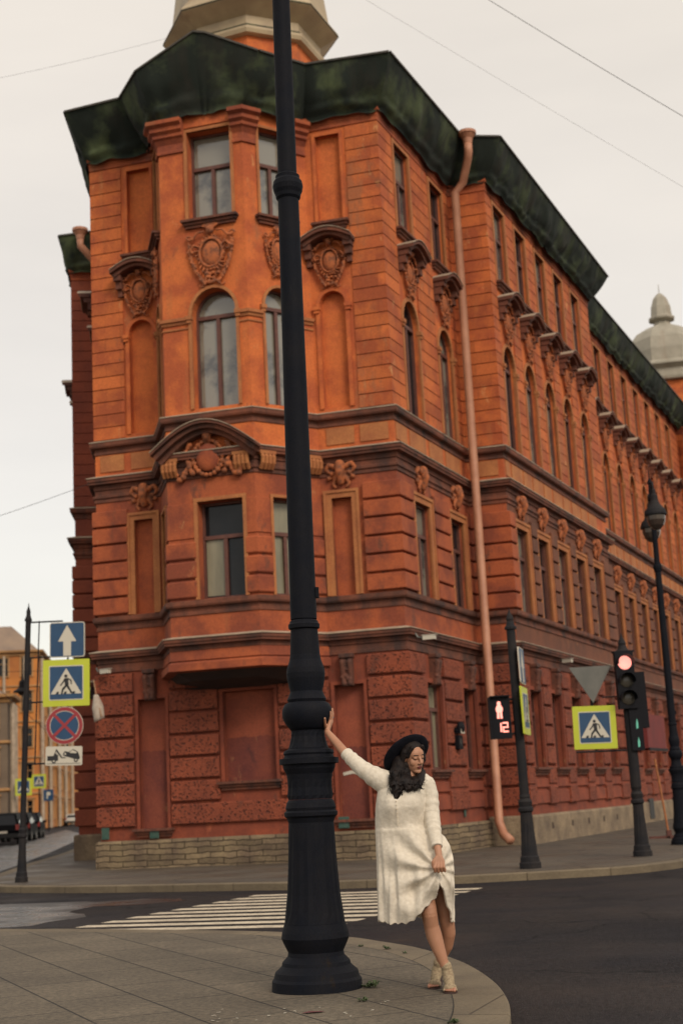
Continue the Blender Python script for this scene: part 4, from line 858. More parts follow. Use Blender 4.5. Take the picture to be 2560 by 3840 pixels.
c = (pB[0]+T1[0]*2.85+n2[0]*.1, pB[1]+T1[1]*2.85+n2[1]*.1); hn.matrix_world = Matrix(((T1[0], -n2[0], 0, c[0]), (T1[1], -n2[1], 0, c[1]), (0, 0, 1, 2.55), (0, 0, 0, 1)))
a_ = M(); a_.ball((0, -.12, .42), (.16, .10, .15), n=8); a_.box(-.17, .17, -.16, .0, .28, .42); a_.tube([(-.24, -.05, .36), (.24, -.05, .36)], .02, 6); a_.build('hood', HSG, hn)
a_ = Plate(); a_.rrect(.26, .12, .01, -.17, .01, 0, .33); a_.build('light_strip', WHT, hn)
a_ = Plate(); a_.rrect(.30, .34, .02, -.10, .10, 0, .06); a_.build('number_plate', HSG, hn)
a_ = Plate()
for q in ([(-.06, .14), (-.035, .14), (-.035, .06), (.03, .06), (.03, .035), (-.06, .035)], [(.01, .14), (.035, .14), (.035, -.03), (.01, -.03)]): a_.shape(q, -.105)
a_.build('digit', GRY, hn)
def boxthing(name, label, c_, P, T, u, d, z0, w_, h_, dep, mt, group=None):
    a_ = M(); a_.fbox(P, T, u-w_/2, u+w_/2, d, d+dep, z0, z0+h_, .01); a_.fbox(P, T, u-w_/2+.02, u+w_/2-.02, d+dep-.001, d+dep+.006, z0+.03, z0+h_-.03); return tagm(a_.build(name, mt), label, c_, group)
GRNM = mat('green_enamel', (.015, .06, .045), (.05, .09, .07), 20, .5)
boxthing('wall_plate', 'small green plate on the wall just right of the lamp shaft', 'plate', pA, TF, 6.15, .14, .72, .26, .26, .015, GRNM, 'small green plates above the plinth')
boxthing('wall_plate', 'leftmost green plate above the plinth, at the building corner', 'plate', pA, TF, .18, .14, .70, .2, .28, .015, GRNM, 'small green plates above the plinth')
boxthing('wall_plate', 'green plate right below the narrow blind doorway', 'plate', pA, TF, 1.45, .14, .68, .24, .22, .015, GRNM, 'small green plates above the plinth')
boxthing('wall_plate', 'narrow green strip plate on the side wall behind the woman', 'plate', pB, T1, 3.3, .03, .8, .12, .34, .015, GRNM, 'small green plates above the plinth')
a_ = M(); R = random.Random(4)
pts = [(-.3, 0), (-.1, .04), (.1, .0), (.3, .05), (.32, -.05), (.1, -.08), (-.05, -.03), (-.28, -.07)]
P_ = M(); n_ = NF; 
P_.add([(*fr(6.4+x, -.14), 1.98+z) for x, z in pts]+[(*fr(6.4+x, -.146), 1.98+z) for x, z in pts], [list(range(8)), [8+i for i in range(8)][::-1]]); tagm(P_.build('torn_poster', WHT), 'torn strip of white poster stuck in the right blind doorway', 'poster')
aw = empty('entrance_canopy', 'dark red banner like canopy over the side street entrance behind the traffic light', 'canopy', (0, 0, 0))
a_ = M(); a_.fbox(pD3, T3, .2, 3.2, .3, 1.5, 3.62, 3.68); a_.fbox(pD3, T3, .2, 3.2, 1.45, 1.5, 2.55, 3.62); a_.fbox(pD3, T3, .2, .25, .1, 1.449, 2.55, 3.62); a_.fbox(pD3, T3, 3.15, 3.2, .1, 1.449, 2.55, 3.62)
a_.build('cloth', mat('canopy_cloth', (.17, .022, .02), (.12, .018, .018), 2, .8), aw)
a_ = M(); a_.fbox(pD3, T3, .15, 3.25, 1.505, 1.55, 2.47, 2.56); a_.build('frame', HSG, aw)
bl = empty('barrier_pole', 'thin rusty orange pole leaning on a stand right of the traffic light', 'pole', (7.9, 37.2, 0))
a_ = M(); a_.tube([(0, 0, .05), (-.12, .3, 2.0)], .028, 8); a_.build('shaft', mat('rusty_orange', (.35, .13, .04), (.2, .07, .03), 9, .8), bl)
a_ = M(); a_.box(-.5, .6, -.05, .05, 0, .06); a_.box(-.05, .05, -.4, .4, 0, .055); a_.box(-.06, .06, -.06, .06, .06, .2); a_.build('stand', mat('rust_dark', (.09, .03, .022), None, 1, .8), bl)
# overhead wires
MWI = mat('wire_black', (.02, .02, .02), None, 1, .6)
def wire(a, b, r, label, sag=.15):
    t_ = M(); t_.tube([Vector(a).lerp(Vector(b), k/16)-Vector((0, 0, sag*4*(k/16)*(1-k/16))) for k in range(17)], r, 6); tagm(t_.build('overhead_wire', MWI), label, 'wire', 'overhead wires')
wire((.25, 29, 21.6), (11.8, 29, 12.93), .0065, 'boldest dark overhead wire crossing the upper right sky')
wire((-3.4, 30, 22.95), (14.8, 30, 9.7), .0025, 'faint thin wire below the bold one, crossing the right sky')
wire((-12.5, 34, 19.65), (-4.3, 37.4, 23.1), .003, 'thin wire rising to the turret through the upper left sky')
wire((-10.3, 34, 8.05), (-6.3, 35.0, 9.5), .006, 'short knotted wire anchored at the left edge of the building', .05)
wire((-14.7, 60, 6.6), (-9.9, 60, 2.4), .012, 'slack wire slanting down behind the left sign post', .1)
# ------------------------------------------------------------ left street: buildings, cars, distant signs
def block(name, label, cat_, P, Q, depth, h, wm, rm, floors, wn, side=6, roofh=2.5, cm=None, grp=None, trim=None, wins_side=None, pipes=()):
    o = empty(name, label, cat_, (0, 0, 0), grp); T, Ln = unit(P, Q); n = (T[1], -T[0]); R2 = (Q[0]-n[0]*depth, Q[1]-n[1]*depth); R1 = (P[0]-n[0]*depth, P[1]-n[1]*depth)
    fh = h/floors; ops = []
    def wl(P, Q, cnt):
        T, Ln = unit(P, Q); ops = []
        for i in range(cnt):
            for k in range(floors):
                u = Ln*(i+.5)/cnt; ops.append((u-.55, u+.55, k*fh+fh*.28, k*fh+fh*.80, 0, .25))
        wm_.append((P, T, Ln, ops))
    wm_ = []; wl(P, Q, wn); wl(Q, R2, side)
    m_ = M()
    for P_, T_, L_, ops in wm_: wall(m_, P_, T_, 0, L_, 0, h, ops)
    m_.poly((*P, 0), (*R1, 0), (*R1, h), (*P, h)); m_.poly((*R1, 0), (*R2, 0), (*R2, h), (*R1, h))
    m_.build('wall', wm, o); proto = None
    for P_, T_, L_, ops in wm_:
        n_ = (T_[1], -T_[0])
        for (a_, b_, c_, d_, _, dep) in ops:
            mw = Matrix(((T_[0], -n_[0], 0, P_[0]+T_[0]*(a_+b_)/2), (T_[1], -n_[1], 0, P_[1]+T_[1]*(a_+b_)/2), (0, 0, 1, c_), (0, 0, 0, 1)))
            if proto is None:
                hh = d_-c_; f_ = M(); a2 = arcpts(1.1, hh, 0); strip(f_, a2, arcpts(1.0, hh-.05, 0), .12, .22); f_.box(-.04, .04, .13, .2, 0, hh-.06); f_.box(-.5, .5, .13, .2, hh*.65, hh*.65+.07); f_.box(-.7, .7, -.14, .02, -.12, 0)
                strip(f_, arcpts(1.1, hh, 0), arcpts(1.1, hh, 0, grow=.16), -.06, .02); f_.box(-.8, .8, -.2, .02, hh+.18, hh+.3)
                proto = f_.build('window', trim or wm, o); g_ = M(); g_.poly((-.55, .2, 0), (.55, .2, 0), (.55, .2, hh), (-.55, .2, hh)); g_.build('pane', GL2, proto); proto.matrix_local = mw
            else: copytree(proto, o, mw)
    pth = [P, Q, R2]
    c_ = M(); c_.sweep([(-.02, h-.6), (.1, h-.55), (.15, h-.3), (.5, h-.2), (.55, h), (-.02, h+.02)], pth)
    for k in range(1, floors): c_.sweep([(-.02, k*fh-.2), (.14, k*fh-.1), (.14, k*fh+.05), (-.02, k*fh+.08)], pth)
    c_.build('cornice', trim or wm, o)
    r_ = M(); e = .3; i_ = 2.0
    base = [P, Q, R2, R1]; cx = sum(p[0] for p in base)/4; cy = sum(p[1] for p in base)/4
    top = [(p[0]+(cx-p[0])*.28, p[1]+(cy-p[1])*.28, h+roofh) for p in base]; bs = [(*p, h+.02) for p in base]
    for k in range(4): r_.poly(bs[k], bs[(k+1) % 4], top[(k+1) % 4], top[k])
    r_.poly(*top); r_.build('roof', rm, o)
    for u in pipes:
        t_ = M(); x, y = P[0]+T[0]*u+n[0]*.3, P[1]+T[1]*u+n[1]*.3; t_.tube([(x, y, 0), (x, y, h-.6)], .16, 8); t_.build('rain_pipe', MF, o)
    T2_, L2_ = unit(Q, R2)
    for u in (.6, L2_*.5):
        t_ = M(); n2_ = (T2_[1], -T2_[0]); x, y = Q[0]+T2_[0]*u+n2_[0]*.3, Q[1]+T2_[1]*u+n2_[1]*.3; t_.tube([(x, y, 0), (x, y, h-.6)], .2, 8); t_.build('rain_pipe', MF, o)
    return o
YL = mat('yellow_stucco', (.54, .205, .045), (.32, .115, .035), .25, .9, .1, 10, streak=(.5, .55), streakc=(.30, .14, .07)); YT = mat('cream_stucco', (.44, .24, .095), (.30, .16, .07), .4, .9)
YG = mat('grey_stucco', (.17, .125, .085), (.12, .085, .06), .4, .9); RM = mat('far_roof_metal', (.26, .18, .12), (.17, .12, .09), .4, .6); YO = mat('amber_stucco', (.50, .22, .05), (.34, .14, .04), .3, .9)
Dr = unit((-32.4, 150), (-36.9, 198))[0]
block('grey_house', 'grey beige house cut by the left edge, with a heavy cornice', 'building', (-38.8, 97.9), (-24.0, 100), 5, 9.8, YG, RM, 3, 6, 1, 1.0, trim=YT)
block('yellow_house', 'yellow orange house with rounded grey roof at the end of the left street', 'building', (-54.3, 146.1), (-32.5, 149), 23, 18.4, YL, RM, 5, 9, 7, 3.0, trim=YT, pipes=(18.5, 20.6))
block('ochre_house', 'ochre house beyond the yellow one in the left street', 'building', (-55.3, 170.1), (-35.6, 172.7), 24, 17.4, YO, RM, 5, 8, 7, 2.0, trim=YT)
block('amber_house', 'farthest amber house visible beside the dark corner wall', 'building', (-59, 194.7), (-38.9, 197.4), 40, 17.0, YO, RM, 5, 8, 8, 2.0, trim=YL)
# cars
CW = mat('car_glass', (.006, .007, .010), None, 1, .15, spec=.25); CT = mat('tyre', (.012, .012, .012), None, 1, .9); CR = mat('car_chrome', (.4, .4, .38), None, 1, .2, metal=.8); TL_ = mat('tail_lamp', (.20, .015, .012), None, 1, .3)
def car(loc, rz, paint, label, suv=True):
    o = empty('parked_car', label, 'car', loc, 'cars parked in the left street', rz)     # nose along +y, rear faces -y
    H_ = 1.72 if suv else 1.48; L_ = 4.7; w_ = .92
    side = [(-2.30, .35), (-2.35, .75), (-2.28, 1.02), (-2.05, H_-.10), (-1.75, H_), (.3, H_), (.85, H_-.08), (1.30, 1.08), (2.15, .95), (2.33, .72), (2.35, .35)]
    wid = [.84, .90, .90, .70, .66, .66, .70, .84, .84, .82, .80]
    m_ = M(); m_.smooth = False; n = len(side); vs = []
    for sx in (-1, 1):
        for (y, z), ww in zip(side, wid): vs.append((sx*ww, y, z))
    fs = [(i, i+1, n+i+1, n+i) for i in range(n-1)]
    m_.add(vs, fs)
    for sx in (-1, 1):
        low = [(sx*.90, y, .35) for y, _ in side]; belt = [(sx*.92, y, min(z, 1.0)) for (y, z) in side]; top = [(sx*ww, y, z) for (y, z), ww in zip(side, wid)]
        m_.add(low+belt, [(i, i+1, n+i+1, n+i) for i in range(n-1)]); m_.add(belt+top, [(i, i+1, n+i+1, n+i) for i in range(n-1)])
        m_.add(low+[(0, y, .35) for y, _ in side], [(i, i+1, n+i+1, n+i) for i in range(n-1)])
    m_.poly((-.9, -2.31, .35), (.9, -2.31, .35), (.9, -2.36, .75), (-.9, -2.36, .75))
    b = m_.build('body', paint, o)
    g = M(); g.add([(-.74, -2.285, 1.06), (.74, -2.285, 1.06), (.60, -2.09, H_-.14), (-.60, -2.09, H_-.14)], [(0, 1, 2, 3)]); g.build('rear_window', CW, o)
    g = M(); g.add([(-.72, 1.33, 1.1), (.72, 1.33, 1.1), (.62, .90, H_-.12), (-.62, .90, H_-.12)], [(0, 1, 2, 3)]); g.build('windscreen', CW, o)
    for sx in (-1, 1):
        g = M(); g.add([(sx*.915, -2.0, 1.04), (sx*.90, 1.15, 1.06), (sx*.70, .78, H_-.12), (sx*.69, -1.85, H_-.14)], [(0, 1, 2, 3)]); g.build('side_window', CW, o)
        g = M(); g.box(sx*.80-.09, sx*.80+.09, -2.40, -2.2, .78, 1.08); g.build('tail_light', TL_, o)
        g = M(); g.box(sx*.7-.15, sx*.7+.15, 2.2, 2.36, .68, .82); g.build('headlight', CR, o)
        g = M(); g.box(sx*.98-.1, sx*.98+.1, .82, .98, 1.0, 1.16); g.build('mirror', paint, o)
        for y in (-1.42, 1.45):
            t = M(); t.lathe([(.20, -.11), (.34, -.11), (.35, -.05), (.35, .05), (.34, .11), (.20, .11)], n=20); t.v = [(z+sx*.80, x+y, y_+.35) for x, y_, z in t.v]; q = t.build('wheel', CT, o)
            t = M(); t.lathe([(.02, -.115), (.2, -.118), (.2, .118), (.02, .115)], n=12); t.v = [(z+sx*.80, x+y, y_+.35) for x, y_, z in t.v]; t.build('rim', CR, q)
    g = M(); g.box(-.26, .26, -2.40, -2.34, .62, .74); g.build('number_plate', WHT, o)
    g = M(); g.box(-.88, .88, -2.44, -2.3, .38, .60); g.build('bumper', CT, o)
    return o
PD = mat('car_paint_black', (.003, .003, .004), None, 1, .6, spec=.05); PW = mat('car_paint_white', (.42, .41, .38), None, 1, .3)
car((-19.7, 82, ZR), radians(7), PD, 'nearest black car parked in the left street, cut by the left edge')
car((-20.9, 90, ZR), radians(7), PD, 'second black car in the left street, right behind the sign post')
car((-22.3, 99, ZR), radians(8), PD, 'third and smallest black car of the parked row in the left street')
car((-36.3, 186, ZR), radians(9), PW, 'white car driving off beside the dark building corner', suv=False)
# distant posts with signs
for x, y, z, lab in ((-26.2, 120, 4.15, 'small distant crosswalk sign between the sign post and the tow plate, the upper one'), (-22.9, 100, 3.35, 'small distant crosswalk sign partly behind the left sign post, the lower one')):
    o = empty('distant_crosswalk_sign', lab, 'road sign', (x, y, 0)); t_ = M(); t_.tube([(0, .06, 0), (0, .06, z+.6)], .06, 8); t_.build('pole', MI2, o); crosswalk_sign(1.15, o, (0, -.02, z))
for x, y, z, lab in ((-25.0, 118, 2.95, 'left one of two small blue parking plates far down the left street'), (-20.6, 118, 2.85, 'right one of two small blue parking plates, close to the dark corner')):
    o = empty('parking_sign', lab, 'road sign', (x, y, 0)); t_ = M(); t_.tube([(0, .06, 0), (0, .06, z+.5)], .06, 8); t_.build('pole', MI2, o)
    p_ = Plate(); p_.rrect(.8, .9, .05, 0, .03, 0, z); q = p_.build('sign_plate', BLUE, o)
    p_ = Plate(); zc_ = z; p_.shape([(-.15, zc_-.28), (-.05, zc_-.28), (-.05, zc_-.02), (.1, zc_-.02), (.17, zc_+.05), (.17, zc_+.18), (.1, zc_+.26), (-.15, zc_+.26)], -.006); p_.build('symbol', WHT, q)
o = empty('hanging_lamp', 'dark bell shaped lamp hanging over the left street', 'lamp', (-14.0, 61, 6.55)); b_ = M(); g_ = M(); b_.lathe([(.03, .8), (.05, .55), (.14, .45), (.16, .2), (.38, .05), (.4, 0)], n=16); g_.ball((0, 0, 0), (.2, .2, .15), n=6); b_.build('lamp_shade', MI2, o); g_.build('globe', GLS, o)
wire((-18.5, 61, 7.6), (-9.5, 61, 7.35), .012, 'wire that carries the hanging lamp in the left street', .03)
# weeds and litter by the foreground lamp
LEAF = mat('weed_green', (.035, .055, .018), (.05, .07, .025), 20, .8)
def weed(x, y, s, n, lab):
    m_ = M(); R = random.Random(int(x*100+y*7))
    for k in range(n):
        t = R.uniform(0, 2*pi); l = s*R.uniform(.5, 1); h = l*R.uniform(.2, .8); w_ = l*.22; d = Vector((cos(t), sin(t), 0)); p = Vector((-d.y, d.x, 0))*w_; c0 = Vector((R.uniform(-s, s)*.5, R.uniform(-s, s)*.3, 0))
        m_.add([c0, c0+d*l*.5+p+Vector((0, 0, h)), c0+d*l+Vector((0, 0, h*.6)), c0+d*l*.5-p+Vector((0, 0, h))], [(0, 1, 2, 3)])
    o = m_.build('weed', LEAF); o.location = (x, y, .004); tagm(o, lab, 'weed', 'weeds in the pavement joints')
weed(.03, 10.85, .085, 26, 'leafy weed growing against the right foot of the near lamp base'); weed(-.02, 10.15, .045, 22, 'small weed between the lamp base and the shoes')
weed(.22, 13.5, .05, 30, 'longest weed patch in the kerb joint left of the legs'); weed(-.02, 13.85, .035, 20, 'leftmost weed in the kerb joint, beside the lamp shaft'); weed(.36, 13.05, .03, 16, 'tiny weed in the kerb joint nearest the legs')
weed(.52, 9.0, .04, 40, 'weed in the curved kerb joint at the bottom of the picture')
lt = M(); R = random.Random(11)
for k in range(26):
    x, y = R.uniform(-1.1, .15), R.uniform(9.35, 10.1); s = R.uniform(.006, .018); t = R.uniform(0, 3); d = Vector((cos(t), sin(t)))*s; e_ = Vector((-d.y, d.x))*.5
    lt.poly((x-d.x-e_.x, y-d.y-e_.y, .007), (x+d.x-e_.x, y+d.y-e_.y, .007), (x+d.x+e_.x, y+d.y+e_.y, .009), (x-d.x+e_.x, y-d.y+e_.y, .007))
o = tagm(lt.build('litter_scraps', mat('petal', (.34, .31, .25), None, 1, .9)), 'scattered pale scraps on the slabs in front of the near lamp', 'litter'); o['kind'] = 'stuff'
lf = M(); lf.poly((-.43, 9.72, .006), (-.36, 9.70, .012), (-.27, 9.74, .008), (-.30, 9.79, .006), (-.38, 9.78, .01)); tagm(lf.build('fallen_leaf', mat('leaf_maroon', (.10, .02, .022), None, 1, .8)), 'dark red leaf on the slabs below the near lamp base', 'leaf')
# ------------------------------------------------------------ the woman in the white dress
SKIN = mat('skin', (.40, .20, .12), (.35, .165, .095), 6, .55, .15, 200); LIP = mat('lip_skin', (.20, .045, .04), None, 1, .45); DARK = mat('lash_dark', (.02, .012, .01), None, 1, .7); TOEN = mat('skin_flushed', (.36, .16, .10), None, 1, .5)
HAIR = mat('hair_dark', (.005, .004, .005), (.016, .010, .008), 30, .6, .7, 60, spec=.2); HATM = mat('hat_felt', (.006, .007, .011), (.010, .010, .015), 20, .95, .3, 120, spec=.1)
DRESS = mat('dress_lace', (.64, .58, .485), (.55, .49, .40), 40, .9, .55, 34, fine=80, finek=(.86, 1.14), lo=.40, hi=.62, bdist=.009); KNIT = mat('shoe_knit', (.34, .27, .17), (.22, .16, .10), 60, .9, .9, 160, fine=110, bdist=.004); SOLE = mat('shoe_sole', (.045, .02, .016), None, 1, .6); SILV = mat('ring_silver', (.35, .45, .55), None, 1, .2, metal=1)
W = empty('person', 'woman in white dress and dark hat leaning one hand on the lamp post', 'person', (.5, 10.5, 0))
def wpar(o):
    o.parent = W; o.matrix_parent_inverse = Matrix.Translation((-.5, -10.5, 0)); return o
# head frame
hc = Vector((.425, 10.515, 1.628)); yaw, pitch = radians(36), radians(-12)
fw = Vector((sin(yaw)*cos(pitch), -cos(yaw)*cos(pitch), sin(pitch))); rt = fw.cross(Vector((0, 0, 1))).normalized(); rt = (rt+Vector((0, 0, -.10))).normalized(); up = rt.cross(fw).normalized()
HM = Matrix((rt, fw, up)).transposed()
def h(x, y, z): return hc+HM @ Vector((x, y, z))
b = M()
b.ball(h(0, -.012, .03), (.074, .092, .092), HM, 14); b.ball(h(0, .022, -.035), (.057, .064, .078), HM, 12); b.ball(h(0, .05, .035), (.056, .04, .05), HM, 10)
b.ball(h(0, .068, -.088), (.022, .017, .017), HM, 8); b.cap(h(-.046, .0, -.055), h(-.015, .062, -.085), .018, .015, 8); b.cap(h(.046, .0, -.055), h(.015, .062, -.085), .018, .015, 8)
b.cap(h(0, .083, .022), h(0, .104, -.020), .0085, .0115, 8); b.ball(h(-.012, .094, -.025), .0085, n=6); b.ball(h(.012, .094, -.025), .0085, n=6)
b.cap(h(-.040, .066, .038), h(-.010, .080, .035), .010, .009, 6); b.cap(h(.040, .066, .038), h(.010, .080, .035), .010, .009, 6)
b.ball(h(-.032, .050, -.022), (.027, .025, .032), HM, 8); b.ball(h(.032, .050, -.022), (.027, .025, .032), HM, 8)
b.ball(h(-.030, .073, .013), (.0155, .012, .011), HM, 8); b.ball(h(.030, .073, .013), (.0155, .012, .011), HM, 8)
b.ball(h(0, .084, -.049), (.021, .009, .0055), HM, 8); b.ball(h(0, .083, -.059), (.017, .010, .0065), HM, 8)
b.ball(h(-.074, .0, .0), (.008, .016, .028), HM, 6); b.ball(h(.074, .0, .0), (.008, .016, .028), HM, 6)
b.chain([(*h(0, -.025, -.05), .055), (.395, 10.53, 1.50, .052), (.385, 10.53, 1.44, .065)])
b.chain([(.36, 10.53, 1.44, .07), (.25, 10.53, 1.465, .05), (.14, 10.555, 1.515, .045), (.02, 10.61, 1.60, .038), (-.066, 10.68, 1.695, .036), (-.14, 10.76, 1.795, .029), (-.188, 10.82, 1.858, .0225)])
b.chain([(.40, 10.53, 1.44, .07), (.52, 10.52, 1.42, .055), (.542, 10.50, 1.3, .043), (.543, 10.46, 1.19, .038), (.552, 10.36, 1.06, .033), (.557, 10.305, .985, .026), (.560, 10.285, .94, .0245)])
b.chain([(.38, 10.53, 1.42, .10), (.36, 10.53, 1.25, .12), (.39, 10.54, 1.08, .12), (.43, 10.55, .93, .15)])
# legs
b.chain([(.38, 10.55, .92, .10), (.43, 10.48, .74, .082), (.471, 10.435, .575, .058), (.476, 10.43, .53, .056), (.486, 10.455, .45, .054), (.502, 10.465, .38, .057), (.527, 10.46, .29, .047), (.556, 10.455, .20, .035), (.574, 10.45, .15, .032), (.585, 10.46, .10, .032)])
b.chain([(.50, 10.58, .92, .10), (.56, 10.57, .72, .080), (.592, 10.57, .54, .058), (.604, 10.575, .47, .054), (.612, 10.61, .38, .052), (.598, 10.65, .29, .044), (.560, 10.69, .21, .033), (.534, 10.715, .16, .031), (.522, 10.74, .11, .032)])
FEET = [((.582, 10.325, .0), (.602, 10.545, .0), (.585, 10.46, .10), (.574, 10.45, .165)), ((.480, 10.60, .0), (.530, 10.80, .0), (.522, 10.74, .10), (.534, 10.715, .165))]
for k, (toe, heel, mid, ank) in enumerate(FEET):
    t = Vector(toe); hl = Vector(heel); d = (t-hl).normalized(); s_ = Vector((-d.y, d.x, 0))
    b.chain([(*(mid), .03), (*(hl+Vector((0, 0, .09))), .024)]); b.chain([(*mid, .028), (*(t-d*.06+Vector((0, 0, .035))), .022)])
    for j, (o_, r_, q) in enumerate(((-.030, .0125, .010), (-.012, .0095, .006), (.003, .009, .002), (.017, .0085, -.004), (.029, .008, -.012)) if k == 1 else ((.030, .0125, .010), (.012, .0095, .006), (-.003, .009, .002), (-.017, .0085, -.004), (-.029, .008, -.012))):
        p = t+s_*o_+d*(q-.012); b.cap(p-d*.03+Vector((0, 0, .028)), p+Vector((0, 0, .022)), r_, r_, 6)
# her right hand, palm laid on the iron bulb
LC_ = Vector((-.343, 10.95, 0))
def onb(phi, z, off):
    zs = [1.84, 1.885, 1.91, 1.94, 1.98, 2.02, 2.05, 2.085, 2.11]; rs = [.128, .128, .145, .17, .187, .192, .188, .17, .145]
    r = rs[-1]
    for i in range(len(zs)-1):
        if zs[i] <= z <= zs[i+1]: r = rs[i]+(rs[i+1]-rs[i])*(z-zs[i])/(zs[i+1]-zs[i])
    if z < zs[0]: r = rs[0]
    a_ = radians(phi); r += off; return (LC_.x+r*cos(a_), LC_.y-r*sin(a_), z)
for ph in (-6, 3, 12, 20): b.cap(Vector((-.188, 10.825, 1.862)).lerp(Vector(onb(ph, 1.90, .02)), .25), onb(ph, 1.945, .016), .018, .0125, 8)
for ph0, ph1, z1 in ((-7, -12, 2.018), (2.5, -1, 2.040), (12, 11, 2.034), (20.5, 23, 2.012)):
    pa, pb, pc = onb(ph0, 1.945, .014), onb((ph0+ph1)/2, (1.945+z1)/2, .011), onb(ph1, z1, .008); b.chain([(*pa, .0098), (*pb, .0088), (*pc, .0072)], 8)
b.chain([(*onb(24, 1.895, .022), .0135), (*onb(35, 1.925, .013), .0105), (*onb(43, 1.962, .010), .0088)], 8)
# her left hand gathers the skirt
kn = Vector((.560, 10.283, .94))
for i, (x0, x1) in enumerate(((.536, .520), (.553, .543), (.570, .566), (.586, .588))):
    b.cap(kn, (x0, 10.262, .895), .022, .0135, 8)
    b.chain([(x0, 10.260, .893, .0118), (x1, 10.240, .858, .0105), (x1+.006, 10.258, .830-.004*(i == 1), .0095), (x1+.010, 10.285, .840, .0085)], 8)
b.chain([(.543, 10.27, .925, .014), (.515, 10.262, .895, .0118), (.514, 10.268, .860, .010)], 8)
me = remesh(b, .0034, [SKIN, LIP, DARK, TOEN], 4, 'body')
inv = HM.inverted()
for p in me.polygons:
    q = inv @ (p.center-hc); x, y, z = abs(q.x), q.y, q.z
    if y > .06:
        if ((q.x)/.021)**2+((z+.054)/.0115)**2 < 1: p.material_index = 1
        if abs(z+.0535) < .0016 and x < .019: p.material_index = 2
        if .014 < x < .046 and abs(z-(.034-8*(x-.028)**2)) < .0034: p.material_index = 2      # brows
        if .014 < x < .046 and abs(z-(.005+.0035*((x-.03)/.016)**2)) < .0021 : p.material_index = 2        # lowered lashes
        if abs(x-.007) < .0035 and abs(z+.032) < .003: p.material_index = 2
    if .05 > p.center.z > .02 and p.normal.z > -.2: p.material_index = 3
me.update(); bo = wpar(objme('body', me))
rg = M(); rg.tube([Vector(onb(2.0, 1.972, .0125))+Vector((.0105*cos(t), .0105*sin(t), 0)) for t in [2*pi*k/12 for k in range(13)]], .0018, 6); wpar(rg.build('finger_ring', SILV))
# dress
rows = [(1.550, .35, .45, .05), (1.530, .30, .49, .07), (1.500, .235, .535, .085), (1.455, .185, .555, .105), (1.40, .158, .53, .13), (1.34, .146, .515, .15), (1.28, .137, .51, .155), (1.22, .132, .505, .145), (1.16, .128, .515, .135), (1.12, .126, .55, .15), (1.06, .124, .625, .155), (1.0, .124, .655, .165), (.93, .125, .672, .17), (.86, .124, .674, .175), (.78, .122, .672, .185), (.70, .119, .668, .205), (.62, .116, .665, .205), (.55, .113, .66, .205), (.46, .110, .655, .205)]
HX = [(.08, .505), (.116, .508), (.16, .49), (.203, .480), (.26, .484), (.32, .483), (.37, .507), (.421, .561), (.483, .614), (.518, .640), (.537, .705), (.555, .765), (.57, .73), (.585, .694), (.607, .58), (.631, .504), (.653, .465), (.72, .47)]
def hemz(x):
    for (a_, za), (b_, zb) in zip(HX, HX[1:]):
        if a_ <= x <= b_: return za+(zb-za)*(x-a_)/(b_-a_)
    return .5
def row(z):
    for r0_, r1_ in zip(rows, rows[1:]):
        if r1_[0] <= z <= r0_[0]:
            t = (r0_[0]-z)/(r0_[0]-r1_[0]); t2 = t; return [r0_[i]+(r1_[i]-r0_[i])*t2 for i in (1, 2, 3)]
    return rows[-1][1:]
d = M(); NT, NZ = 200, 90
def dpt(th, v, inner):
    # v 0 at neck, 1 at hem
    xe = .39+.27*cos(th); front = sin(th) < 0
    zb = hemz(xe) if front else .485+.012*sin(9*th)
    if front: zb += .006*sin(31*th)
    zt = 1.512-((.035+.14*math.exp(-((xe-.33)/.07)**2)) if front else 0)
    z = zt+(zb-zt)*v
    xl, xr, dy = row(z); a_ = (xr-xl)/2; c_ = (xr+xl)/2
    g = max(0, min(1, (1.15-z)/.35)); g2 = max(0, min(1, (1.45-z)/.15))
    fold = 1+g*(.040*sin(14*th+5*z)+.034*sin(8*th-3*z+1)+.022*sin(25*th+2))+g2*.008*sin(11*th+14*z)
    e = 1.0; ct, st = cos(th), sin(th)
    x = c_+a_*ct*(1 if inner is None else 1)*fold if abs(ct) < .8 else c_+a_*ct*(1+(fold-1)*.5)
    y = 10.525+dy*st*fold
    if front:
        # drape lines pulled towards the gripping hand
        dx, dz = x-.555, z-.845; r_ = hypot(dx, dz); an = atan2(dz, dx)
        pull = math.exp(-(r_/.20)**2)
        y += -.055*pull+.024*math.exp(-((r_-.22)/.16)**2)*sin(10*an+5*r_)
        # swag folds on the left skirt
        y += .016*g*sin(22*(z+.55*(x-.12))+2)*max(0, min(1, (x-.15)/.1))*max(0, min(1, (.98-z)/.2))
        y += -.035*math.exp(-((z-1.30)/.09)**2)*(math.exp(-((x-.24)/.07)**2)+math.exp(-((x-.42)/.07)**2))
        y += .006*math.exp(-((z-(1.14+.1*(x-.3)**2))/.010)**2)
        y += -.006*math.exp(-((x-.283)/.006)**2)*(1 if z > 1.15 else 0)
        
    if inner:
        s_ = .017; x += -s_*ct; y += -s_*math.copysign(sqrt(abs(st)), st)
    return (x, y, z)
for inn in (False, True):
    vs = [dpt(2*pi*i/NT, j/NZ, inn) for j in range(NZ+1) for i in range(NT)]; fs = []
    for j in range(NZ):
        for i in range(NT): fs.append((j*NT+i, (j+1)*NT+i, (j+1)*NT+(i+1) % NT, j*NT+(i+1) % NT))
    if not inn: o1 = len(d.v)
    else: o2 = len(d.v)
    d.add(vs, fs)
for j in (0, NZ):
    for i in range(NT): d.f.append([o1+j*NT+i, o1+j*NT+(i+1) % NT, o2+j*NT+(i+1) % NT, o2+j*NT+i]); d.mi.append(0); d.sm.append(False)
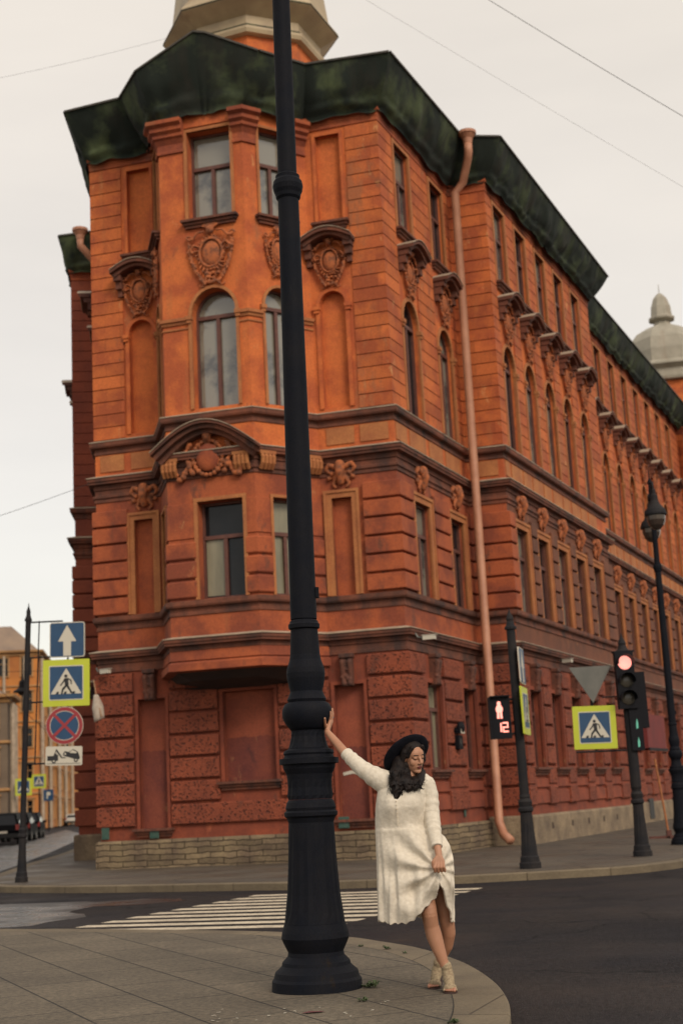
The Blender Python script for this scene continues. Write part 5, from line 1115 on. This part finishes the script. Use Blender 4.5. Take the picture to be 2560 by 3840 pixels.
def sleeve(mb, pts, amp=.004, fr_=3):
    P_ = []
    for i in range(len(pts)-1):
        a_, b_ = pts[i], pts[i+1]; k = 14
        for q in range(k): t = q/k; P_.append([a_[j]+(b_[j]-a_[j])*t for j in range(4)])
    P_.append(list(pts[-1])); L_ = 0
    rs = []
    for i, p in enumerate(P_): rs.append(p[3]+amp*sin(i*.9+p[0]*40)*(.5+.5*sin(i*.23)))
    mb.tube([p[:3] for p in P_], rs, 24)
sleeve(d, [(.30, 10.525, 1.43, .095), (.22, 10.525, 1.462, .088), (.15, 10.545, 1.502, .076), (.06, 10.585, 1.567, .060), (-.01, 10.63, 1.637, .052), (-.062, 10.675, 1.695, .044)])
sleeve(d, [(.44, 10.525, 1.45, .08), (.505, 10.522, 1.425, .078), (.530, 10.51, 1.35, .067), (.533, 10.475, 1.22, .062), (.540, 10.425, 1.14, .056), (.549, 10.355, 1.05, .045), (.553, 10.312, .995, .040)], .003)
dme = remesh(d, .0048, [DRESS], 1, 'dress'); wpar(objme('dress', dme))
bt = M()
for k in range(7): bt.ball((.284+.001*k, 10.525-row(1.33-.028*k)[2]-.03, 1.325-.028*k), .0045, n=6)
wpar(bt.build('button', mat('button_pearl', (.55, .46, .32), None, 1, .3)))
# shoes
for k, (toe, heel, mid, ank) in enumerate(FEET):
    t = Vector(toe); hl = Vector(heel); dr_ = (t-hl).normalized(); s_ = Vector((-dr_.y, dr_.x, 0)); Z = Vector((0, 0, 1)); s = M()
    Rm = Matrix((s_, dr_, Z)).transposed()
    s.ball(t-dr_*.062+Z*.034, (.047, .045, .030), Rm, 10); s.chain([(*(t-dr_*.07+Z*.045), .034), (*(Vector(mid)+dr_*.02+Z*.0), .040), (*(Vector(mid).lerp(Vector(ank), .6)), .0395)], 10)
    s.chain([(*(Vector(mid)), .041), (*(hl-dr_*-.012+Z*.088), .031)], 10); s.cap(t-dr_*.07+Z*.034, hl+dr_*.02+Z*.08, .030, .030, 8)
    s.cap(Vector(ank)+Z*.0, Vector(ank)+Z*.010-dr_*.01, .040, .037, 8)
    s.cap(t-dr_*.035+s_*.043+Z*.022, t-dr_*.06+s_*.03+Z*.03, .009, .018, 6); s.cap(t-dr_*.035-s_*.043+Z*.022, t-dr_*.06-s_*.03+Z*.03, .009, .018, 6)
    sm_ = remesh(s, .0034, [KNIT], 2, 'shoe'); so_ = wpar(objme('shoe', sm_))
    l = M(); n = 20; outl = []
    for q in range(n): a_ = 2*pi*q/n; outl.append((s_*(.050*cos(a_)), dr_*(.062*sin(a_))))
    def ring(z, cc, sx=1, sy=1): return [cc+o1_*sx+o2_*sy+Z*z for o1_, o2_ in outl]
    l.add(ring(.0, t-dr_*.052)+ring(.012, t-dr_*.052), [list(range(n))[::-1], [n+i for i in range(n)]]+[(i, (i+1) % n, n+(i+1) % n, n+i) for i in range(n)])
    l.add([t-dr_*.08+s_*.035, t-dr_*.08-s_*.035, hl+s_*.026+Z*.066, hl-s_*.026+Z*.066, t-dr_*.08+s_*.035+Z*.012, t-dr_*.08-s_*.035+Z*.012, hl+s_*.026+Z*.078, hl-s_*.026+Z*.078], [(0, 1, 3, 2), (4, 6, 7, 5), (0, 2, 6, 4), (1, 5, 7, 3), (2, 3, 7, 6)])
    l.add([hl+s_*.024+dr_*.04, hl-s_*.024+dr_*.04, hl-s_*.024-dr_*.015, hl+s_*.024-dr_*.015, hl+s_*.027+dr_*.05+Z*.066, hl-s_*.027+dr_*.05+Z*.066, hl-s_*.027-dr_*.022+Z*.075, hl+s_*.027-dr_*.022+Z*.075], [(0, 1, 2, 3), (4, 7, 6, 5), (0, 4, 5, 1), (1, 5, 6, 2), (2, 6, 7, 3), (3, 7, 4, 0)])
    lo_ = l.build('sole', SOLE); lo_.parent = so_
# hair
hr = M(); R = random.Random(2)
hr.ball(h(0, -.026, .050), (.087, .094, .090), HM, 14); hr.cap((.335, 10.52, 1.60), (.315, 10.50, 1.50), .06, .06, 10)
hr.chain([(*h(-.062, -.01, .05), .042), (*h(-.084, -.002, -.02), .036), (.318, 10.49, 1.50, .050), (.297, 10.43, 1.44, .045), (.290, 10.385, 1.385, .030), (.281, 10.365, 1.352, .012)])
hr.chain([(*h(-.05, -.05, .02), .055), (.31, 10.50, 1.53, .058), (.298, 10.45, 1.47, .044)])
hr.chain([(*h(0, -.05, -.05), .07), (.37, 10.52, 1.49, .055), (.36, 10.45, 1.445, .040), (.35, 10.395, 1.42, .020)])
hr.chain([(*h(.068, -.005, .05), .030), (*h(.082, -.015, -.03), .022), (.487, 10.52, 1.52, .028), (.468, 10.46, 1.47, .034), (.45, 10.40, 1.43, .026)])
hr.chain([(.335, 10.47, 1.49, .045), (.36, 10.41, 1.452, .045), (.38, 10.385, 1.415, .030)]); hr.chain([(.425, 10.475, 1.465, .034), (.43, 10.41, 1.44, .034), (.425, 10.385, 1.41, .022)])
hr.cap(h(-.045, .052, .085), h(-.066, .030, .02), .018, .018, 8); hr.cap(h(.045, .050, .085), h(.064, .028, .02), .014, .014, 8); 
hr.cap(h(-.070, .020, .02), h(-.072, .012, -.06), .018, .02, 8)
def curl(p0, p1, r, turns, rad, ph=0, taper=.4):
    p0, p1 = Vector(p0), Vector(p1); dd = (p1-p0).normalized(); x = dd.cross(Vector((0, 1, 0))).normalized(); y = dd.cross(x); P_ = []; rs = []
    n = int(14*turns)+8
    for i in range(n+1):
        t = i/n; a_ = 2*pi*turns*t+ph; P_.append(p0.lerp(p1, t)+(x*cos(a_)+y*sin(a_))*rad*(.3+.7*t)); rs.append(r*(1-taper*t))
    hr.tube(P_, rs, 6)
for k in range(110):
    c_ = R.random()
    if c_ < .5: curl((.305+R.uniform(-.05, .05), 10.42+R.uniform(-.03, .02), 1.54), (.288+R.uniform(-.03, .035), 10.375+R.uniform(-.02, .02), 1.365+R.uniform(0, .07)), .008, R.uniform(1.2, 2.4), .012, R.uniform(0, 6))
    else: curl((.43+R.uniform(-.07, .05), 10.47, 1.485), (.42+R.uniform(-.06, .065), 10.37+R.uniform(-.02, .02), 1.405+R.uniform(0, .04)), .0075, R.uniform(1, 2), .013, R.uniform(0, 6))
hme = remesh(hr, .0042, [HAIR], 0, 'hair'); ho = wpar(objme('hair', hme))
hs_ = hr; hr = M()
for a_, b_, tn, rd in (((.34, 10.385, 1.43), (.352, 10.365, 1.388), 1.2, .012), ((.42, 10.38, 1.42), (.43, 10.36, 1.385), 1.4, .014), ((.45, 10.385, 1.43), (.468, 10.365, 1.39), 1.3, .015), ((.475, 10.43, 1.47), (.500, 10.40, 1.425), 1.3, .013), ((.275, 10.39, 1.44), (.245, 10.37, 1.395), .7, .012), ((.36, 10.385, 1.41), (.372, 10.36, 1.373), 1, .008), ((.40, 10.375, 1.42), (.405, 10.355, 1.385), 1.2, .014)):
    curl(a_, b_, .0028, tn, rd, 1, .5)
for k in range(60):
    t = R.random()
    if t < .45: x0 = R.uniform(-.02, .02); curl((.262+x0, 10.43+R.uniform(-.03, .02), 1.50+R.uniform(-.06, .05)), (.262+x0+R.uniform(-.025, .02), 10.37+R.uniform(-.02, .02), 1.37+R.uniform(-.01, .06)), R.uniform(.0018, .0034), R.uniform(.6, 1.6), R.uniform(.006, .013), R.uniform(0, 6), .6)
    elif t < .8: x0 = R.uniform(-.10, .06); curl((.40+x0, 10.385, 1.45+R.uniform(-.03, .03)), (.40+x0+R.uniform(-.02, .02), 10.355+R.uniform(-.01, .015), 1.385+R.uniform(-.01, .03)), R.uniform(.0018, .0032), R.uniform(.8, 1.8), R.uniform(.007, .013), R.uniform(0, 6), .6)
    else: curl((.492, 10.54, 1.53+R.uniform(-.03, .05)), (.500+R.uniform(-.01, .015), 10.45, 1.44+R.uniform(-.02, .03)), .0024, R.uniform(.6, 1.4), .010, R.uniform(0, 6), .6)
hr.smooth = True; cu_ = hr.build('curls', HAIR); cu_.parent = ho
# hat
ax = Vector((-.42, .60, .68)).normalized(); hcx = Vector((.388, 10.545, 1.648)); bx = ax.cross(Vector((0, 0, 1))).normalized(); by = ax.cross(bx)
HR = Matrix((bx, by, ax)).transposed()
ht = M(); ht.smooth = True; ht.lathe([(.072, .004), (.075, .0), (.10, -.003), (.135, -.004), (.170, .003), (.186, .012), (.186, .016), (.170, .009), (.135, .003), (.10, .006), (.088, .012), (.087, .04), (.083, .085), (.07, .105), (.045, .112), (0, .110)], n=48, caps=False)
ht.v = [tuple(HR @ Vector((x, y, z*1.0))+hcx) for x, y, z in ht.v]; hto = wpar(ht.build('hat', HATM))
hb = M(); hb.smooth = True; hb.lathe([(.089, .012), (.090, .016), (.089, .034), (.0875, .036)], n=48, caps=False); hb.v = [tuple(HR @ Vector(p)+hcx) for p in hb.v]; o = hb.build('hat_band', HAIR); o.parent = hto
